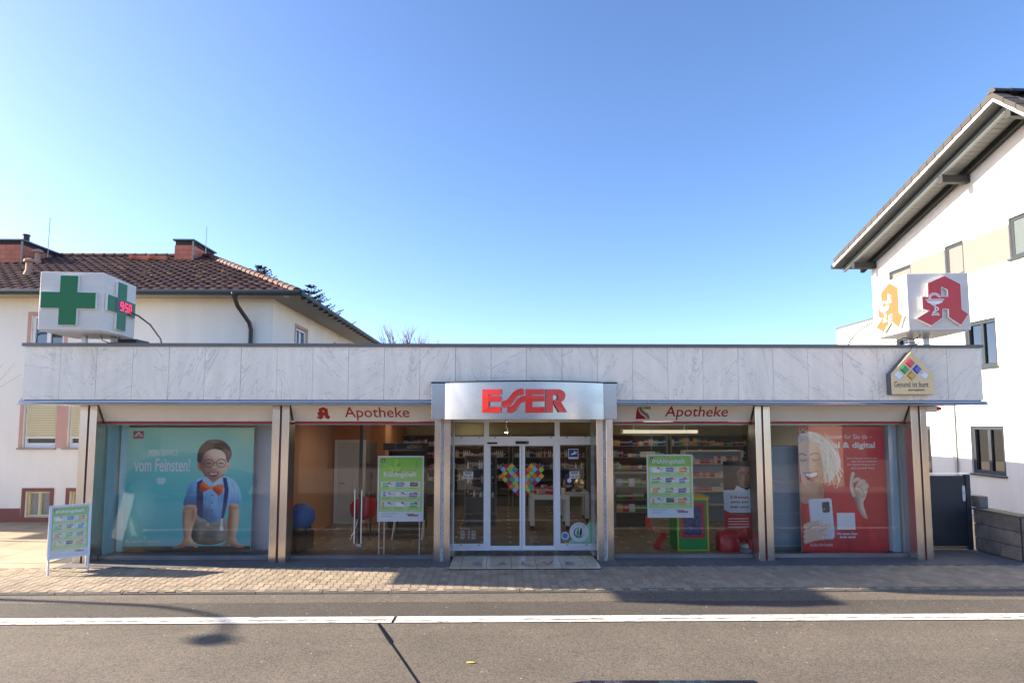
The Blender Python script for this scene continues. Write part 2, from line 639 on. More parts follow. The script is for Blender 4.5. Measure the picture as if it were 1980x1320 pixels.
class Cv:
    """a small painter for posters: user space x0..x1, y0..y1 (y down), sRGB colours"""
    def __init__(s, x0, y0, x1, y1, w, bgc):
        s.x0, s.y0, s.x1, s.y1 = x0, y0, x1, y1
        w *= 2
        s.W = w; s.H = int(round(w * (y1 - y0) / (x1 - x0) / 2)) * 2
        s.X, s.Y = np.meshgrid(x0 + (np.arange(s.W) + .5) / s.W * (x1 - x0), y0 + (np.arange(s.H) + .5) / s.H * (y1 - y0))
        s.a = np.zeros((s.H, s.W, 3)); s.a[:] = bgc
        s.gain = 1.0

    def _blur(s, m, r):
        k = max(int(r / (s.x1 - s.x0) * s.W), 0)
        if k < 1:
            return m
        for ax in (0, 1):
            for _ in range(2):
                c = np.cumsum(np.concatenate([np.repeat(np.take(m, [0], ax), k + 1, ax), m, np.repeat(np.take(m, [-1], ax), k, ax)], ax), ax)
                n = m.shape[ax]
                m = (np.take(c, range(2 * k + 1, 2 * k + 1 + n), ax) - np.take(c, range(0, n), ax)) / (2 * k + 1)
        return m

    def _put(s, m, col, alpha):
        col = np.asarray(col, float)
        m = (m * alpha)[..., None]
        s.a = s.a * (1 - m) + col * m

    def mask(s, pts, soft=0, smooth=True):
        if smooth:
            pts = catmull(pts)
        m = np.zeros((s.H, s.W), bool)
        n = len(pts)
        for i in range(n):
            (ax, ay), (bx, by) = pts[i], pts[(i + 1) % n]
            if ay == by:
                continue
            c = ((ay > s.Y) != (by > s.Y)) & (s.X < (bx - ax) * (s.Y - ay) / (by - ay) + ax)
            m ^= c
        return s._blur(m.astype(float), soft)

    def poly(s, pts, col, alpha=1, soft=0, smooth=True, col2=None, clip=None, vol=None):
        m = s.mask(pts, soft, smooth)
        if clip is not None:
            m = m * clip
        if col2 is not None:
            ys = [p[1] for p in pts]
            t = np.clip((s.Y - min(ys)) / (max(ys) - min(ys)), 0, 1)[..., None]
            col = np.asarray(col, float) * (1 - t) + np.asarray(col2, float) * t
        s._put(m, col, alpha)
        if vol:
            s.vol(m, *vol)
        return m

    def vol(s, m, r, k, lx=.75, ly=-.65):
        """model a printed shape as rounded, lit from one side"""
        h = s._blur(m, r)
        gy, gx = np.gradient(h)
        t = -(gx * lx + gy * ly)
        t = t / (np.abs(t * m).max() + 1e-9)
        s.a = np.clip(s.a * (1 + (k * t * m)[..., None]), 0, 255)

    def grain(s, m, rx, ry, k, seed=1):
        """folds or strands: soft noise inside a shape"""
        g = np.random.RandomState(seed).rand(s.H, s.W) - .5
        for ax, r in ((1, rx), (0, ry)):
            n = max(int(r / (s.x1 - s.x0) * s.W), 1)
            for _ in range(2):
                c = np.cumsum(g, ax)
                g = c - np.roll(c, n, ax)
                g = g - g.mean()
        g = np.clip(g / (2.2 * g.std() + 1e-9), -1, 1)
        s.a = np.clip(s.a * (1 + (k * g * m)[..., None]), 0, 255)

    def rect(s, a, b, c, d, col, alpha=1):
        s._put(((s.X >= a) & (s.X < c) & (s.Y >= b) & (s.Y < d)).astype(float), col, alpha)

    def blob(s, x, y, rx, ry, col, alpha=1, rot=0, clip=None):
        dx, dy = s.X - x, s.Y - y
        c, q = math.cos(rot), math.sin(rot)
        d = ((dx * c + dy * q) / rx) ** 2 + ((-dx * q + dy * c) / ry) ** 2
        m = np.exp(-d * 1.6)
        s._put(m if clip is None else m * clip, col, alpha)

    def ell(s, x, y, rx, ry, col, alpha=1):
        d = np.sqrt(((s.X - x) / rx) ** 2 + ((s.Y - y) / ry) ** 2)
        s._put(np.clip((1 - d) * min(rx, ry) / ((s.x1 - s.x0) / s.W) + .5, 0, 1), col, alpha)

    def stroke(s, pts, w, col, alpha=1, smooth=True, clip=None):
        if smooth and len(pts) > 2:
            pts = catmull(pts, 5, False)
        d = np.full((s.H, s.W), 1e9)
        for (ax, ay), (bx, by) in zip(pts[:-1], pts[1:]):
            vx, vy = bx - ax, by - ay
            L = vx * vx + vy * vy + 1e-9
            t = np.clip(((s.X - ax) * vx + (s.Y - ay) * vy) / L, 0, 1)
            d = np.minimum(d, np.hypot(s.X - ax - t * vx, s.Y - ay - t * vy))
        px = (s.x1 - s.x0) / s.W
        m = np.clip((w / 2 - d) / px + .5, 0, 1)
        s._put(m if clip is None else m * clip, col, alpha)

    def build(s, name, fr, u0, u1, v0, v1, parent, n=0.0):
        s.a = s.a.reshape(s.H // 2, 2, s.W // 2, 2, 3).mean((1, 3))      # painted at double size, printed smooth
        W, H = s.W // 2, s.H // 2
        uu = u0 + np.arange(W + 1) / W * (u1 - u0)
        vv = v1 - np.arange(H + 1) / H * (v1 - v0)
        U, V = np.meshgrid(uu, vv)
        o = np.array(fr(0, 0, n) - (ORG[parent] if parent is not None else Vector((0, 0, 0))))
        P = o + U[..., None] * np.array(fr.r) + V[..., None] * np.array(fr.u)
        idx = np.arange((W + 1) * (H + 1)).reshape(H + 1, W + 1)
        q = np.stack([idx[1:, :-1], idx[1:, 1:], idx[:-1, 1:], idx[:-1, :-1]], -1).reshape(-1, 4)
        me = bpy.data.meshes.new(name)
        me.vertices.add(P.size // 3)
        me.vertices.foreach_set('co', P.astype(np.float32).ravel())
        me.loops.add(q.size)
        me.loops.foreach_set('vertex_index', q.astype(np.int32).ravel())
        me.polygons.add(len(q))
        me.polygons.foreach_set('loop_start', (np.arange(len(q)) * 4).astype(np.int32))
        me.update(calc_edges=True)
        c = np.clip(s.a, 0, 255) / 255.0
        c = np.where(c <= .04045, c / 12.92, ((c + .055) / 1.055) ** 2.4).reshape(-1, 3)
        c = s.gain * c / (1 + (s.gain - .9) * c)
        at = me.color_attributes.new('print', 'FLOAT_COLOR', 'CORNER')
        cc = np.repeat(np.concatenate([c, np.ones((len(c), 1))], 1), 4, 0)
        at.data.foreach_set('color', cc.astype(np.float32).ravel())
        me.materials.append(print_mat('poster_print'))
        return link(name, me, parent)

# ------------------------------------------------------------------ material table
marble_mat()
asphalt_mat('asphalt', 0.118, tone=(1.08,1,.88))
asphalt_mat('asphalt_old', 0.075, tone=(1.04,1,.95))
asphalt_mat('asphalt_gutter', 0.13, tone=(1.08, 1.0, 0.9))
M('steel', (0.62, 0.575, 0.51), 0.22, 0.92, var=0.05, vs=1.2, fine=0.03, fs=160, stretch=(1, 1, 0.15))
M('steel_canopy', (0.43, 0.43, 0.43), 0.26, 0.95, var=0.03, vs=1.0, fine=0.025, fs=60, stretch=(0.15, 0.15, 4))
M('alu', (0.62, 0.62, 0.63), 0.42, 0.55, var=0.05)
M('alu_white', (0.86, 0.86, 0.86), 0.4, 0.05, var=0.04)
M('trim_metal', (0.33, 0.34, 0.37), 0.32, 0.85, var=0.15, vs=1.5)
M('cap_metal', (0.14, 0.14, 0.15), 0.45, 0.6, var=0.2, vs=2)
M('dark_red', (0.13, 0.02, 0.025), 0.4, var=0.1)
M('red_strip', (0.30, 0.012, 0.02), 0.4)
M('sign_cream', (0.80, 0.77, 0.72), 0.45, var=0.04, vs=1.2)
M('sign_red', (0.36, 0.016, 0.018), 0.4)
M('letter_red', (0.75, 0.022, 0.014), 0.28, coat=0.3)
M('letter_side', (0.18, 0.01, 0.01), 0.4)
M('black', (0.012, 0.012, 0.014), 0.4)
M('black_rubber', (0.02, 0.02, 0.02), 0.7)
M('joint_dark', (0.05, 0.045, 0.04), 0.9)
M('granite_strip', (0.36, 0.38, 0.40), 0.3, fine=0.75, fs=55)
M('soffit', (0.74, 0.71, 0.64), 0.6, var=0.06)
M('white', (0.78, 0.78, 0.77), 0.5)
M('white_gloss', (0.8, 0.8, 0.8), 0.25)
M('print_white', (0.82, 0.83, 0.78), 0.5)
M('concrete_kerb', (0.16, 0.14, 0.11), 0.9, var=0.2, vs=6, fine=0.35, fs=120, bump=0.4, bs=150, rnd=0.08)
M('paver', (0.335, 0.275, 0.2), 0.88, var=0.16, vs=2.5, fine=0.22, fs=140, bump=0.3, bs=160, rnd=0.16, space='World')
M('sand_joint', (0.022, 0.018, 0.014), 0.95, var=0.3, vs=12)
M('slab_dark', (0.13, 0.13, 0.135), 0.75, var=0.15, vs=4, fine=0.15, fs=150, rnd=0.1, bump=0.15, bs=160)
M('slab_tan', (0.37, 0.30, 0.21), 0.9, var=0.22, vs=1.6, fine=0.18, fs=110, rnd=0.08, bump=0.2, bs=120, space='World')
M('tile_beige', (0.56, 0.48, 0.37), 0.2, var=0.14, vs=3.0, fine=0.06, fs=30, rnd=0.07, stretch=(1.0, 5.0, 1.0))
M('tile_floor', (0.30, 0.225, 0.15), 0.24, var=0.14, vs=2.5, rnd=0.08)
M('mosaic_blue', (0.13, 0.16, 0.22), 0.35, fine=0.9, fs=60)
M('earth', (0.13, 0.12, 0.085), 0.95, var=0.3, vs=0.5, fine=0.3, fs=40)
M('render_white', (0.78, 0.765, 0.72), 0.85, var=0.07, vs=1.0, fine=0.05, fs=60, bump=0.12, bs=120, space='World', stretch=(1.6, 1.6, .4))
M('render_cream', (0.90, 0.85, 0.74), 0.88, var=0.07, vs=1.0, fine=0.05, fs=60, bump=0.12, bs=120, space='World', stretch=(1.6, 1.6, .4))
glass_mat('shop_glass', (0.985, 0.992, 0.988), 0.5, ripple=0.02)
glass_mat('door_glass', (0.92, 0.925, 0.915), 0.6, ripple=0.02)
glass_mat('house_glass', (0.25, 0.3, 0.34), 4.0)


def line_mat():
    m, nt, p = _nodes('road_paint')
    L = nt.links
    g = N(nt, 'ShaderNodeNewGeometry')
    n1 = N(nt, 'ShaderNodeTexNoise', Scale=7.0, Detail=8.0, Roughness=0.7)
    mp = N(nt, 'ShaderNodeMapping')
    mp.inputs['Scale'].default_value = (0.6, 3.0, 1)
    L.new(g.outputs['Position'], mp.inputs[0])
    L.new(mp.outputs[0], n1.inputs['Vector'])
    sp = N(nt, 'ShaderNodeSeparateXYZ')
    L.new(g.outputs['Position'], sp.inputs[0])
    # a worn seam along the line, where two coats of paint meet
    d = N(nt, 'ShaderNodeMath', operation='ADD')
    L.new(sp.outputs[1], d.inputs[0]); d.inputs[1].default_value = 2.195
    a = N(nt, 'ShaderNodeMath', operation='ABSOLUTE')
    L.new(d.outputs[0], a.inputs[0])
    s = N(nt, 'ShaderNodeMapRange')
    L.new(a.outputs[0], s.inputs[0])
    s.inputs[1].default_value, s.inputs[2].default_value = 0.0, 0.035
    s.inputs[3].default_value, s.inputs[4].default_value = 0.15, 0.0
    ad = N(nt, 'ShaderNodeMath', operation='ADD')
    L.new(n1.outputs[0], ad.inputs[0]); L.new(s.outputs[0], ad.inputs[1])
    r = N(nt, 'ShaderNodeMapRange')
    L.new(ad.outputs[0], r.inputs[0])
    r.inputs[1].default_value, r.inputs[2].default_value = 0.56, 0.61
    mx = N(nt, 'ShaderNodeMix', data_type='RGBA')
    L.new(r.outputs[0], mx.inputs[0])
    mx.inputs[6].default_value = (0.72, 0.71, 0.68, 1)
    mx.inputs[7].default_value = (0.13, 0.12, 0.10, 1)
    n3 = N(nt, 'ShaderNodeTexNoise', Scale=120.0, Detail=2.0)
    L.new(g.outputs['Position'], n3.inputs['Vector'])
    L.new(mul_col(nt, mx.outputs[2], n3.outputs[0], 0.8, 1.15), p.inputs['Base Color'])
    b = N(nt, 'ShaderNodeBump', Strength=0.4, Distance=0.005)
    L.new(n3.outputs[0], b.inputs['Height'])
    L.new(b.outputs[0], p.inputs['Normal'])
    p.inputs['Roughness'].default_value = 0.7
    MATS['road_paint'] = m


line_mat()

# ------------------------------------------------------------------ ground, road, pavement
def structure(name, mb, mat, **kw):
    return tag(mb.build(name, mat, **kw), kind='structure')


def sheet(x0, x1, y0, y1, z):
    return MB().quad((x0, y0, z), (x1, y0, z), (x1, y1, z), (x0, y1, z))


structure('ground', sheet(-600, 600, -600, 600, -0.32), 'earth')
RZ = -0.045
road = structure('road', MB().box(-120, 120, -9.55, -0.95, -0.25, RZ), 'asphalt')
structure('gutter', sheet(-120, 120, -1.39, -0.95, RZ + 0.004), 'asphalt_gutter')
# the older strip with a ragged edge
mb = MB()
xs = [-40 + i * 0.25 for i in range(321)]
for a, b in zip(xs[:-1], xs[1:]):
    e = lambda x: -1.39 + 0.02 * math.sin(x * 3.1) * math.sin(x * 0.77) + 0.012 * math.sin(x * 11.0)
    mb.quad((a, -2.05, RZ + 0.005), (b, -2.05, RZ + 0.005), (b, e(b), RZ + 0.005), (a, e(a), RZ + 0.005))
structure('asphalt_strip', mb, 'asphalt_old')
mb = MB()
for a, b in ((-60, -1.47), (-1.43, 60)):
    mb.quad((a, -2.30, RZ + 0.010), (b, -2.30, RZ + 0.010), (b, -2.05, RZ + 0.010), (a, -2.05, RZ + 0.010))
structure('road_marking', mb, 'road_paint')
structure('pavement_opposite', MB().box(-120, 120, -24, -9.55, -0.25, 0.0), M('slab_light', (0.50, 0.44, 0.35), 0.9, var=0.12, vs=1.5, fine=0.12, fs=90))

pavement = structure('pavement', MB().box(-60, 60, -0.83, 0.585, -0.25, -0.012), 'sand_joint')


def paver_mesh():
    a, b, k = 0.083, 0.056, 0.94
    rt = [(a, -.1), (a, -.0625), (b, -.0375), (b, .0375), (a, .0625), (a, .1)]
    out = [(x - .0055, y * k) for x, y in rt] + [(-x + .0055, y * k) for x, y in rt[::-1]]
    ins = [(x * 0.93, y * 0.955) for x, y in out]
    n = len(out)
    vs = [(x, y, -0.012) for x, y in out] + [(x, y, -0.004) for x, y in out] + [(x, y, 0.0) for x, y in ins]
    fs = [(i, (i + 1) % n, n + (i + 1) % n, n + i) for i in range(n)]
    fs += [(n + i, n + (i + 1) % n, 2 * n + (i + 1) % n, 2 * n + i) for i in range(n)]
    fs += [(2 * n + 0, 2 * n + 1, 2 * n + 2, 2 * n + 9, 2 * n + 10, 2 * n + 11), (2 * n + 2, 2 * n + 3, 2 * n + 8, 2 * n + 9),
           (2 * n + 3, 2 * n + 4, 2 * n + 5, 2 * n + 6, 2 * n + 7, 2 * n + 8)]
    return vs, fs


pv, pf = paver_mesh()
pme = MB().add(pv, pf).mesh('paver', 'paver')
rest = MB()
spots = []
for i in range(-100, 101):
    x = i * 0.139
    for j in range(9):
        y = -0.93 + j * 0.2 + (0.1 if i % 2 else 0.0)
        if -0.85 < y < 0.60 and not (-0.95 < x < 1.78 and y > 0.45):
            spots.append((x, y, RND.uniform(-0.002, 0.002), RND.uniform(-.012, .012)))
spots.sort(key=lambda s: (round((s[1] + 0.9) / 0.2 - 0.25), abs(s[0])))
near = [s for s in spots if abs(s[0]) < 9.0][:300]
nset = set(near)
for (x, y, z, rz) in near:
    o = link('paver', pme, pavement)
    o.location = (x, y, z)
    o.rotation_euler = (0, 0, rz)
for s in spots:
    if s in nset:
        continue
    x, y, z, rz = s
    c, q = math.cos(rz), math.sin(rz)
    rest.add([(x + p[0] * c - p[1] * q, y + p[0] * q + p[1] * c, z + p[2]) for p in pv], pf)
tag(rest.build('paver_field', 'paver', pavement), kind='stuff')

kerb = structure('kerb', MB().box(-60, 60, -0.945, -0.835, -0.25, -0.03), 'joint_dark')
prof = [(-0.83, 0.0), (-0.90, -0.002), (-0.93, -0.012), (-0.948, -0.03), (-0.955, -0.06), (-0.83, -0.06)]
mb = MB()
n = len(prof)
mb.add([(x, y, z) for x in (0.006, 1.014) for y, z in prof],
       [(i, (i + 1) % n, n + (i + 1) % n, n + i) for i in range(n)] + [tuple(range(n))[::-1], tuple(range(n, 2 * n))])
kme = mb.mesh('kerb_stone', 'concrete_kerb')
for i in range(-15, 15):
    o = link('kerb_stone', kme, kerb)
    o.location = (0.27 + i * 1.02, RND.uniform(-.004, .004), RND.uniform(-.003, .003))
mb = MB()
for i in list(range(-55, -15)) + list(range(15, 55)):
    mb.box(0.276 + i * 1.02, 1.284 + i * 1.02, -0.95, -0.83, -0.06, 0)
tag(mb.build('kerb_run', 'concrete_kerb', kerb), kind='stuff')

# yard paving left of the shop, dark slabs in front of the windows
yard = structure('yard', MB().box(-40, -8.05, 0.59, 14.0, -0.25, -0.012), 'joint_dark')
ys = [0.59, 0.98, 2.14, 3.42, 4.7, 5.98]
for j in range(5):
    for i in range(9):
        x1 = -8.06 - i * 1.25 - (0.4 if j % 2 else 0)
        x0 = x1 - 1.24
        if j == 0:
            x1 = min(x1, -8.06)
        o = MB().box(x0, x1, ys[j] + .01, ys[j + 1] - .01, -0.03, RND.uniform(-.003, .003)).build('yard_slab', 'slab_tan', yard)
apron = structure('apron', MB().box(-8.04, 9.68, 0.59, 2.4, -0.25, -0.012), 'joint_dark')
slabm = MB().box(-.298, .298, -.318, .318, -0.03, 0).mesh('apron_slab', 'slab_dark', bevel=0.003)
for i in range(30):
    x = -7.74 + i * 0.6
    for j in range(1 if x < 8.2 else 2):
        if -0.95 - .3 < x < 1.76 + .3 and j == 0:
            continue
        o = link('apron_slab', slabm, apron)
        o.location = (x, 0.912 + j * 0.64, .008 + RND.uniform(-.001, .001))
for a, b in ((-1.437, -.962), (1.772, 2.157)):
    MB().box(a, b, .594, 1.23, -.03, .008).build('apron_slab', 'slab_dark', apron)
gr_ = MB().box(2.30, 2.78, .66, .76, .0085, .011).build('drain_frame', 'black', apron)
for k in range(22):
    MB().box(2.31 + k * .0215, 2.321 + k * .0215, .67, .75, .0112, .014).build('grate_bar', 'trim_metal', gr_)
structure('shop_yard', sheet(-8.04, 9.68, 2.4, 30, -0.02), 'slab_tan')
structure('neighbour_yard', sheet(9.68, 40, 0.59, 30, -0.004), 'slab_tan')

# ------------------------------------------------------------------ the pharmacy
shop = empty('pharmacy_building', (0.1, 1.0, 0.0), 'low flat-roofed pharmacy with marble fascia, steel pillars and large shop windows', 'building')
FY, FX0, FX1, FZ0, FZ1 = 0.27, -8.52, 8.74, 3.0, 3.965
fascia = MB().box(FX0 + .02, FX1 - .02, FY + .032, 1.2, 2.955, 3.96).build('fascia', 'joint_dark', shop)
pw = (FX1 - FX0) / 27
panm = MB().box(.0025, pw - .0025, 0, .03, 0, FZ1 - FZ0).mesh('marble_panel', 'marble', bevel=0.002)
for i in range(27):
    o = link('marble_panel', panm, fascia)
    o.location = Vector((FX0 + i * pw, FY + RND.uniform(-.0015, .0015), FZ0)) - ORG[shop]
for sx in (-1, 1):
    x = FX0 + .019 if sx < 0 else FX1 - .019
    for k in range(2):
        B('marble_panel', 'marble', fascia, min(x, x + sx * .03), max(x, x + sx * .03), FY + .033 + k * .45, FY + .478 + k * .45, FZ0, FZ1, bevel=.002)
for a, b in ((-8.55, -5.0), (-4.996, -1.3), (-1.296, 2.2), (2.204, 5.6), (5.604, 8.77)):
    MB().box(a, b, FY - .03, 1.22, FZ1 + .003, FZ1 + .045).box(a, b, FY - .034, FY - .004, FZ1 - .012, FZ1 + .047).build('cap', 'cap_metal', fascia)
for a, b in ((-8.56, -3.4), (-3.395, 2.6), (2.605, 6.2), (6.205, 8.79)):
    MB().add([(x, y, z) for x in (a, b) for y, z in ((FY + .02, 2.992), (FY - .012, 2.985), (FY - .014, 2.955), (FY - .045, 2.925), (FY - .045, 2.918), (FY + .04, 2.918))],
             [(i, (i + 1) % 6, 6 + (i + 1) % 6, 6 + i) for i in range(6)] + [(5, 4, 3, 2, 1, 0), (6, 7, 8, 9, 10, 11)]).build('drip_trim', 'trim_metal', fascia)
B('soffit', 'soffit', shop, FX0, FX1, FY + .04, 1.32, 2.925, 2.95)
B('roof', 'cap_metal', shop, -8.0, 8.12, 1.225, 11.0, 2.96, 3.9)
B('side_wall', 'render_white', shop, -7.99, -7.70, 1.32, 11.0, 0.0, 2.955)
B('side_wall', 'render_white', shop, 7.9, 8.11, 1.32, 11.0, 0.0, 2.955)
B('back_wall', 'render_white', shop, -7.69, 7.89, 10.8, 10.99, 0.0, 2.955)
# small alarm lamp under the soffit at the right
al = B('alarm_box', 'alu', shop, 8.2, 8.42, 1.0, 1.2, 2.80, 2.92, bevel=.01)
MB().lathe((8.46, 1.05, 2.87), [(0.0, -.05), (.03, -.05), (.045, .0), (.03, .06), (0, .07)], 10, 'X').build('lamp', 'letter_red', al, smooth=True)


def pillar(x0, x1, mid0, mid1, strip):
    p = MB().box(x0 + .004, x1 - .004, 1.003, 1.30, 0.0, 2.92).build('pillar', 'steel', shop)
    for a, b in ((x0, mid0), (mid1, x1)):
        MB().box(a, b, 0.95, 1.0, 0.0, 2.918).build('steel_plate', 'steel', p, bevel=.004)
    B('strip', strip, p, mid0 + .001, mid1 - .001, 0.958 if strip == 'granite_strip' else 0.972, 0.998, 0.0, 2.915)


pillar(-7.96, -7.65, -7.82, -7.78, 'dark_red')
pillar(-4.36, -4.04, -4.22, -4.18, 'dark_red')
pillar(4.84, 5.13, 4.96, 5.00, 'dark_red')
pillar(7.86, 8.165, 8.0, 8.04, 'dark_red')
pillar(-1.29, -0.99, -1.17, -1.11, 'granite_strip')
pillar(1.79, 2.10, 1.91, 1.97, 'granite_strip')

WINS = [(-7.645, -4.365), (-4.035, -1.295), (2.105, 4.835), (5.135, 7.855)]
TU = Vector((0, -0.19, 0.31)).normalized()


def sign_frame(x0):
    return F((x0, 1.17, 2.61), (1, 0, 0), TU)


panels = []
for i, (a, b) in enumerate(WINS):
    w = MB().box(a, b, 1.20, 1.30, 0.0, 0.075).build('shop_window', 'trim_metal', shop)
    B('head_rail', 'trim_metal', w, a, b, 1.23, 1.29, 2.555, 2.60)
    if i == 1:
        # a fixed pane, a hinged glass leaf and a second pane
        B('pane', 'shop_glass', w, a, -2.905, 1.248, 1.258, 0.075, 2.555)
        B('glass_leaf', 'shop_glass', w, -2.895, -2.545, 1.234, 1.246, 0.075, 2.555)
        B('pane', 'shop_glass', w, -2.535, b, 1.248, 1.258, 0.075, 2.555)
        h = MB()
        for x in (-2.83, -2.70):
            h.tube([(x, 1.19, 0.3), (x, 1.19, 1.32)], .011, 8)
        for z in (.42, 1.2):
            h.tube([(-2.83, 1.19, z), (-2.83, 1.25, z)], .007, 6).tube([(-2.70, 1.19, z), (-2.70, 1.25, z)], .007, 6)
        h.build('pull_handle', 'alu', w, smooth=True)
    else:
        B('pane', 'shop_glass', w, a, b, 1.248, 1.258, 0.075, 2.555)
    fr = sign_frame(0)
    pn = MB().fbox(fr, a + .01, b - .01, 0.012, 0.364, -.02, 0.0).build('sign_panel', 'sign_cream', shop)
    B('red_edge', 'red_strip', pn, a + .005, b - .005, 1.15, 1.20, 2.572, 2.612)
    panels.append(pn)

Z2V = lambda z: (z - 2.61) / .31 * .3636
A_OUT = [(.59, .05), (.847, .2), (.845, .645), (.952, .727), (.815, .935), (.618, .79), (.618, .65), (.538, .65), (.527, .797), (.342, .935),
         (.088, .80), (.302, .665), (.204, .64), (.205, .415), (.302, .415), (.305, .18)]
A_HOLE = [(.535, .26), (.62, .31), (.622, .415), (.528, .415)]


def gothic_a(fr, u0, v0, s, sy=None):
    sy = sy or s
    g = lambda l: [(u0 + (u - .088) / .864 * s, v0 + (.935 - v) / .885 * sy) for u, v in l]
    return g(A_OUT), g(A_HOLE)


fr = sign_frame(0)
o_, h_ = gothic_a(fr, -3.58, Z2V(2.66), .27, Z2V(2.895) - Z2V(2.66))
MB().prism(fr, o_, 0.001, 0.004, [h_]).build('emblem', 'sign_red', panels[1])
text('lettering', 'Apotheke', fr, -3.03, -1.79, Z2V(2.64), Z2V(2.895), 'sign_red', panels[1], n=.001, bold=.006)
text('lettering', 'Apotheke', fr, 3.14, 4.36, Z2V(2.655), Z2V(2.91), 'sign_red', panels[2], n=.001, bold=.006)
# square emblem with a red field and a grey swoosh
u, v, w_, h_ = 2.58, Z2V(2.67), .275, Z2V(2.91) - Z2V(2.67)
q = lambda l: [(u + a * w_, v + b * h_) for a, b in l]
em = MB().prism(fr, q([(0, 0), (.78, 0), (.62, .18), (.35, .38), (.16, .62), (.1, .9), (.04, .9), (0, .6)]), .001, .004).build('emblem', 'sign_red', panels[2])
MB().prism(fr, q([(.14, .96), (.36, .96), (.42, .72), (.62, .55), (.85, .40), (.97, .15), (.97, 0), (.84, 0), (.70, .22), (.45, .40), (.26, .58), (.14, .85)]), .001, .004).build(
    'swoosh', M('sign_grey', (.2, .2, .2), .5), em)
text('lettering', 'ESER', fr, u + .47 * w_, u + w_, v + .78 * h_, v + .98 * h_, 'black', em, n=.001, bold=.02)

# ------------------------------------------------------------------ entrance: canopy, doors, threshold
CXM, CH, SAG, CYE = 0.385, 1.405, 0.42, 0.12
CR = (CH * CH + SAG * SAG) / (2 * SAG)


def cyf(x):
    d = x - CXM
    return CYE - SAG + CR - math.sqrt(CR * CR - d * d) if abs(d) < CH else CYE


canopy = MB()
N_ = 40
z0, z1 = 2.655, 3.29
for k in range(N_):
    a, b = CXM - CH + 2 * CH * k / N_, CXM - CH + 2 * CH * (k + 1) / N_
    canopy.quad((a, cyf(a), z0), (b, cyf(b), z0), (b, cyf(b), z1), (a, cyf(a), z1))
canopy = canopy.build('entrance_canopy', 'steel_canopy', shop, smooth=True)
for a, b in ((-1.255, CXM - CH - .003), (CXM + CH + .003, 2.025)):
    B('wing', 'steel_canopy', canopy, a, b, CYE, .268, z0, z1, bevel=.004)
    B('wing_return', 'steel_canopy', canopy, a, b, .272, .94, z0, 2.915)
poly = [(-1.27, .29), (-1.27, CYE - .015)] + [(CXM - CH + 2 * CH * k / N_, cyf(CXM - CH + 2 * CH * k / N_) - .015) for k in range(N_ + 1)] + [(2.04, CYE - .015), (2.04, .29)]
TOP = F((0, 0, z1 + .004), (1, 0, 0), (0, 1, 0))
MB().prism(TOP, poly, 0, .02).build('cap', 'black', canopy)
poly = [(-.985, 1.82)] + [(CXM - CH + 2 * CH * k / N_ + (.02 if k == 0 else 0), cyf(CXM - CH + 2 * CH * k / N_) + .012) for k in range(N_ + 1)] + [(1.785, 1.82)]
MB().prism(F((0, 0, z0 + .012), (1, 0, 0), (0, 1, 0)), poly, 0, .02).build('underside', 'soffit', canopy)
for x in (-.1, .85):
    MB().lathe((x, .55, z0 - .004), [(0, 0), (.05, 0), (.06, .012), (.06, .016), (0, .016)], 14).build('downlight', 'alu', canopy, smooth=True)

DY = 1.85
fd = FRONT(DY)
ent = MB()
ent.frame(fd, -1.05, 1.87, .03, 2.66, .068, -.05, .02, wb=.001, wt=.055)
ent.fbox(fd, -.385, -.275, .03, 2.605, -.05, .018)
ent.fbox(fd, 1.065, 1.175, .03, 2.605, -.05, .018)
ent.fbox(fd, -.982, 1.802, 2.145, 2.318, -.05, .03)
ent.fbox(fd, -.982, -.385, .031, .165, -.05, .014)
ent.fbox(fd, 1.175, 1.802, .031, .165, -.05, .014)
entr = ent.build('entrance_frame', 'alu_white', shop, bevel=.004)
for a, b, c, d in ((-.982, -.385, 2.318, 2.605), (-.275, 1.065, 2.318, 2.605), (1.175, 1.802, 2.318, 2.605), (-.982, -.385, .165, 2.145), (1.175, 1.802, .165, 2.145)):
    MB().fbox(fd, a, b, c, d, -.02, -.012).build('pane', 'door_glass', entr)
    g = MB().frame(fd, a, b, c, d, .008, -.011, -.004).build('gasket', 'black_rubber', entr)
cl = MB()
for x in (-.86, -.5, -.18, .97, 1.29, 1.68):
    cl.fbox(fd, x, x + .045, 2.29, 2.302, .03, .034)
for x in (-.86, -.5, 1.29, 1.68):
    cl.fbox(fd, x, x + .045, .128, .14, .014, .019)
cl.build('drain_cap', 'black', entr)
MB().fbox(fd, -.315, -.11, 2.165, 2.2, .03, .06).build('door_sensor', 'black', entr, bevel=.004)
sb = MB().fbox(fd, .265, .53, 2.165, 2.222, .03, .075).build('door_sensor', 'black', entr, bevel=.006)
MB().fbox(fd, .485, .515, 2.19, 2.2, .075, .077).build('lens', 'alu', sb)
for a, b in ((-1.0, -.99), (1.80, 1.79)):
    B('side_glass', 'shop_glass', entr, min(a, b) - (.0 if a < 0 else -.0), max(a, b), 1.30, 1.82, .05, 2.66)

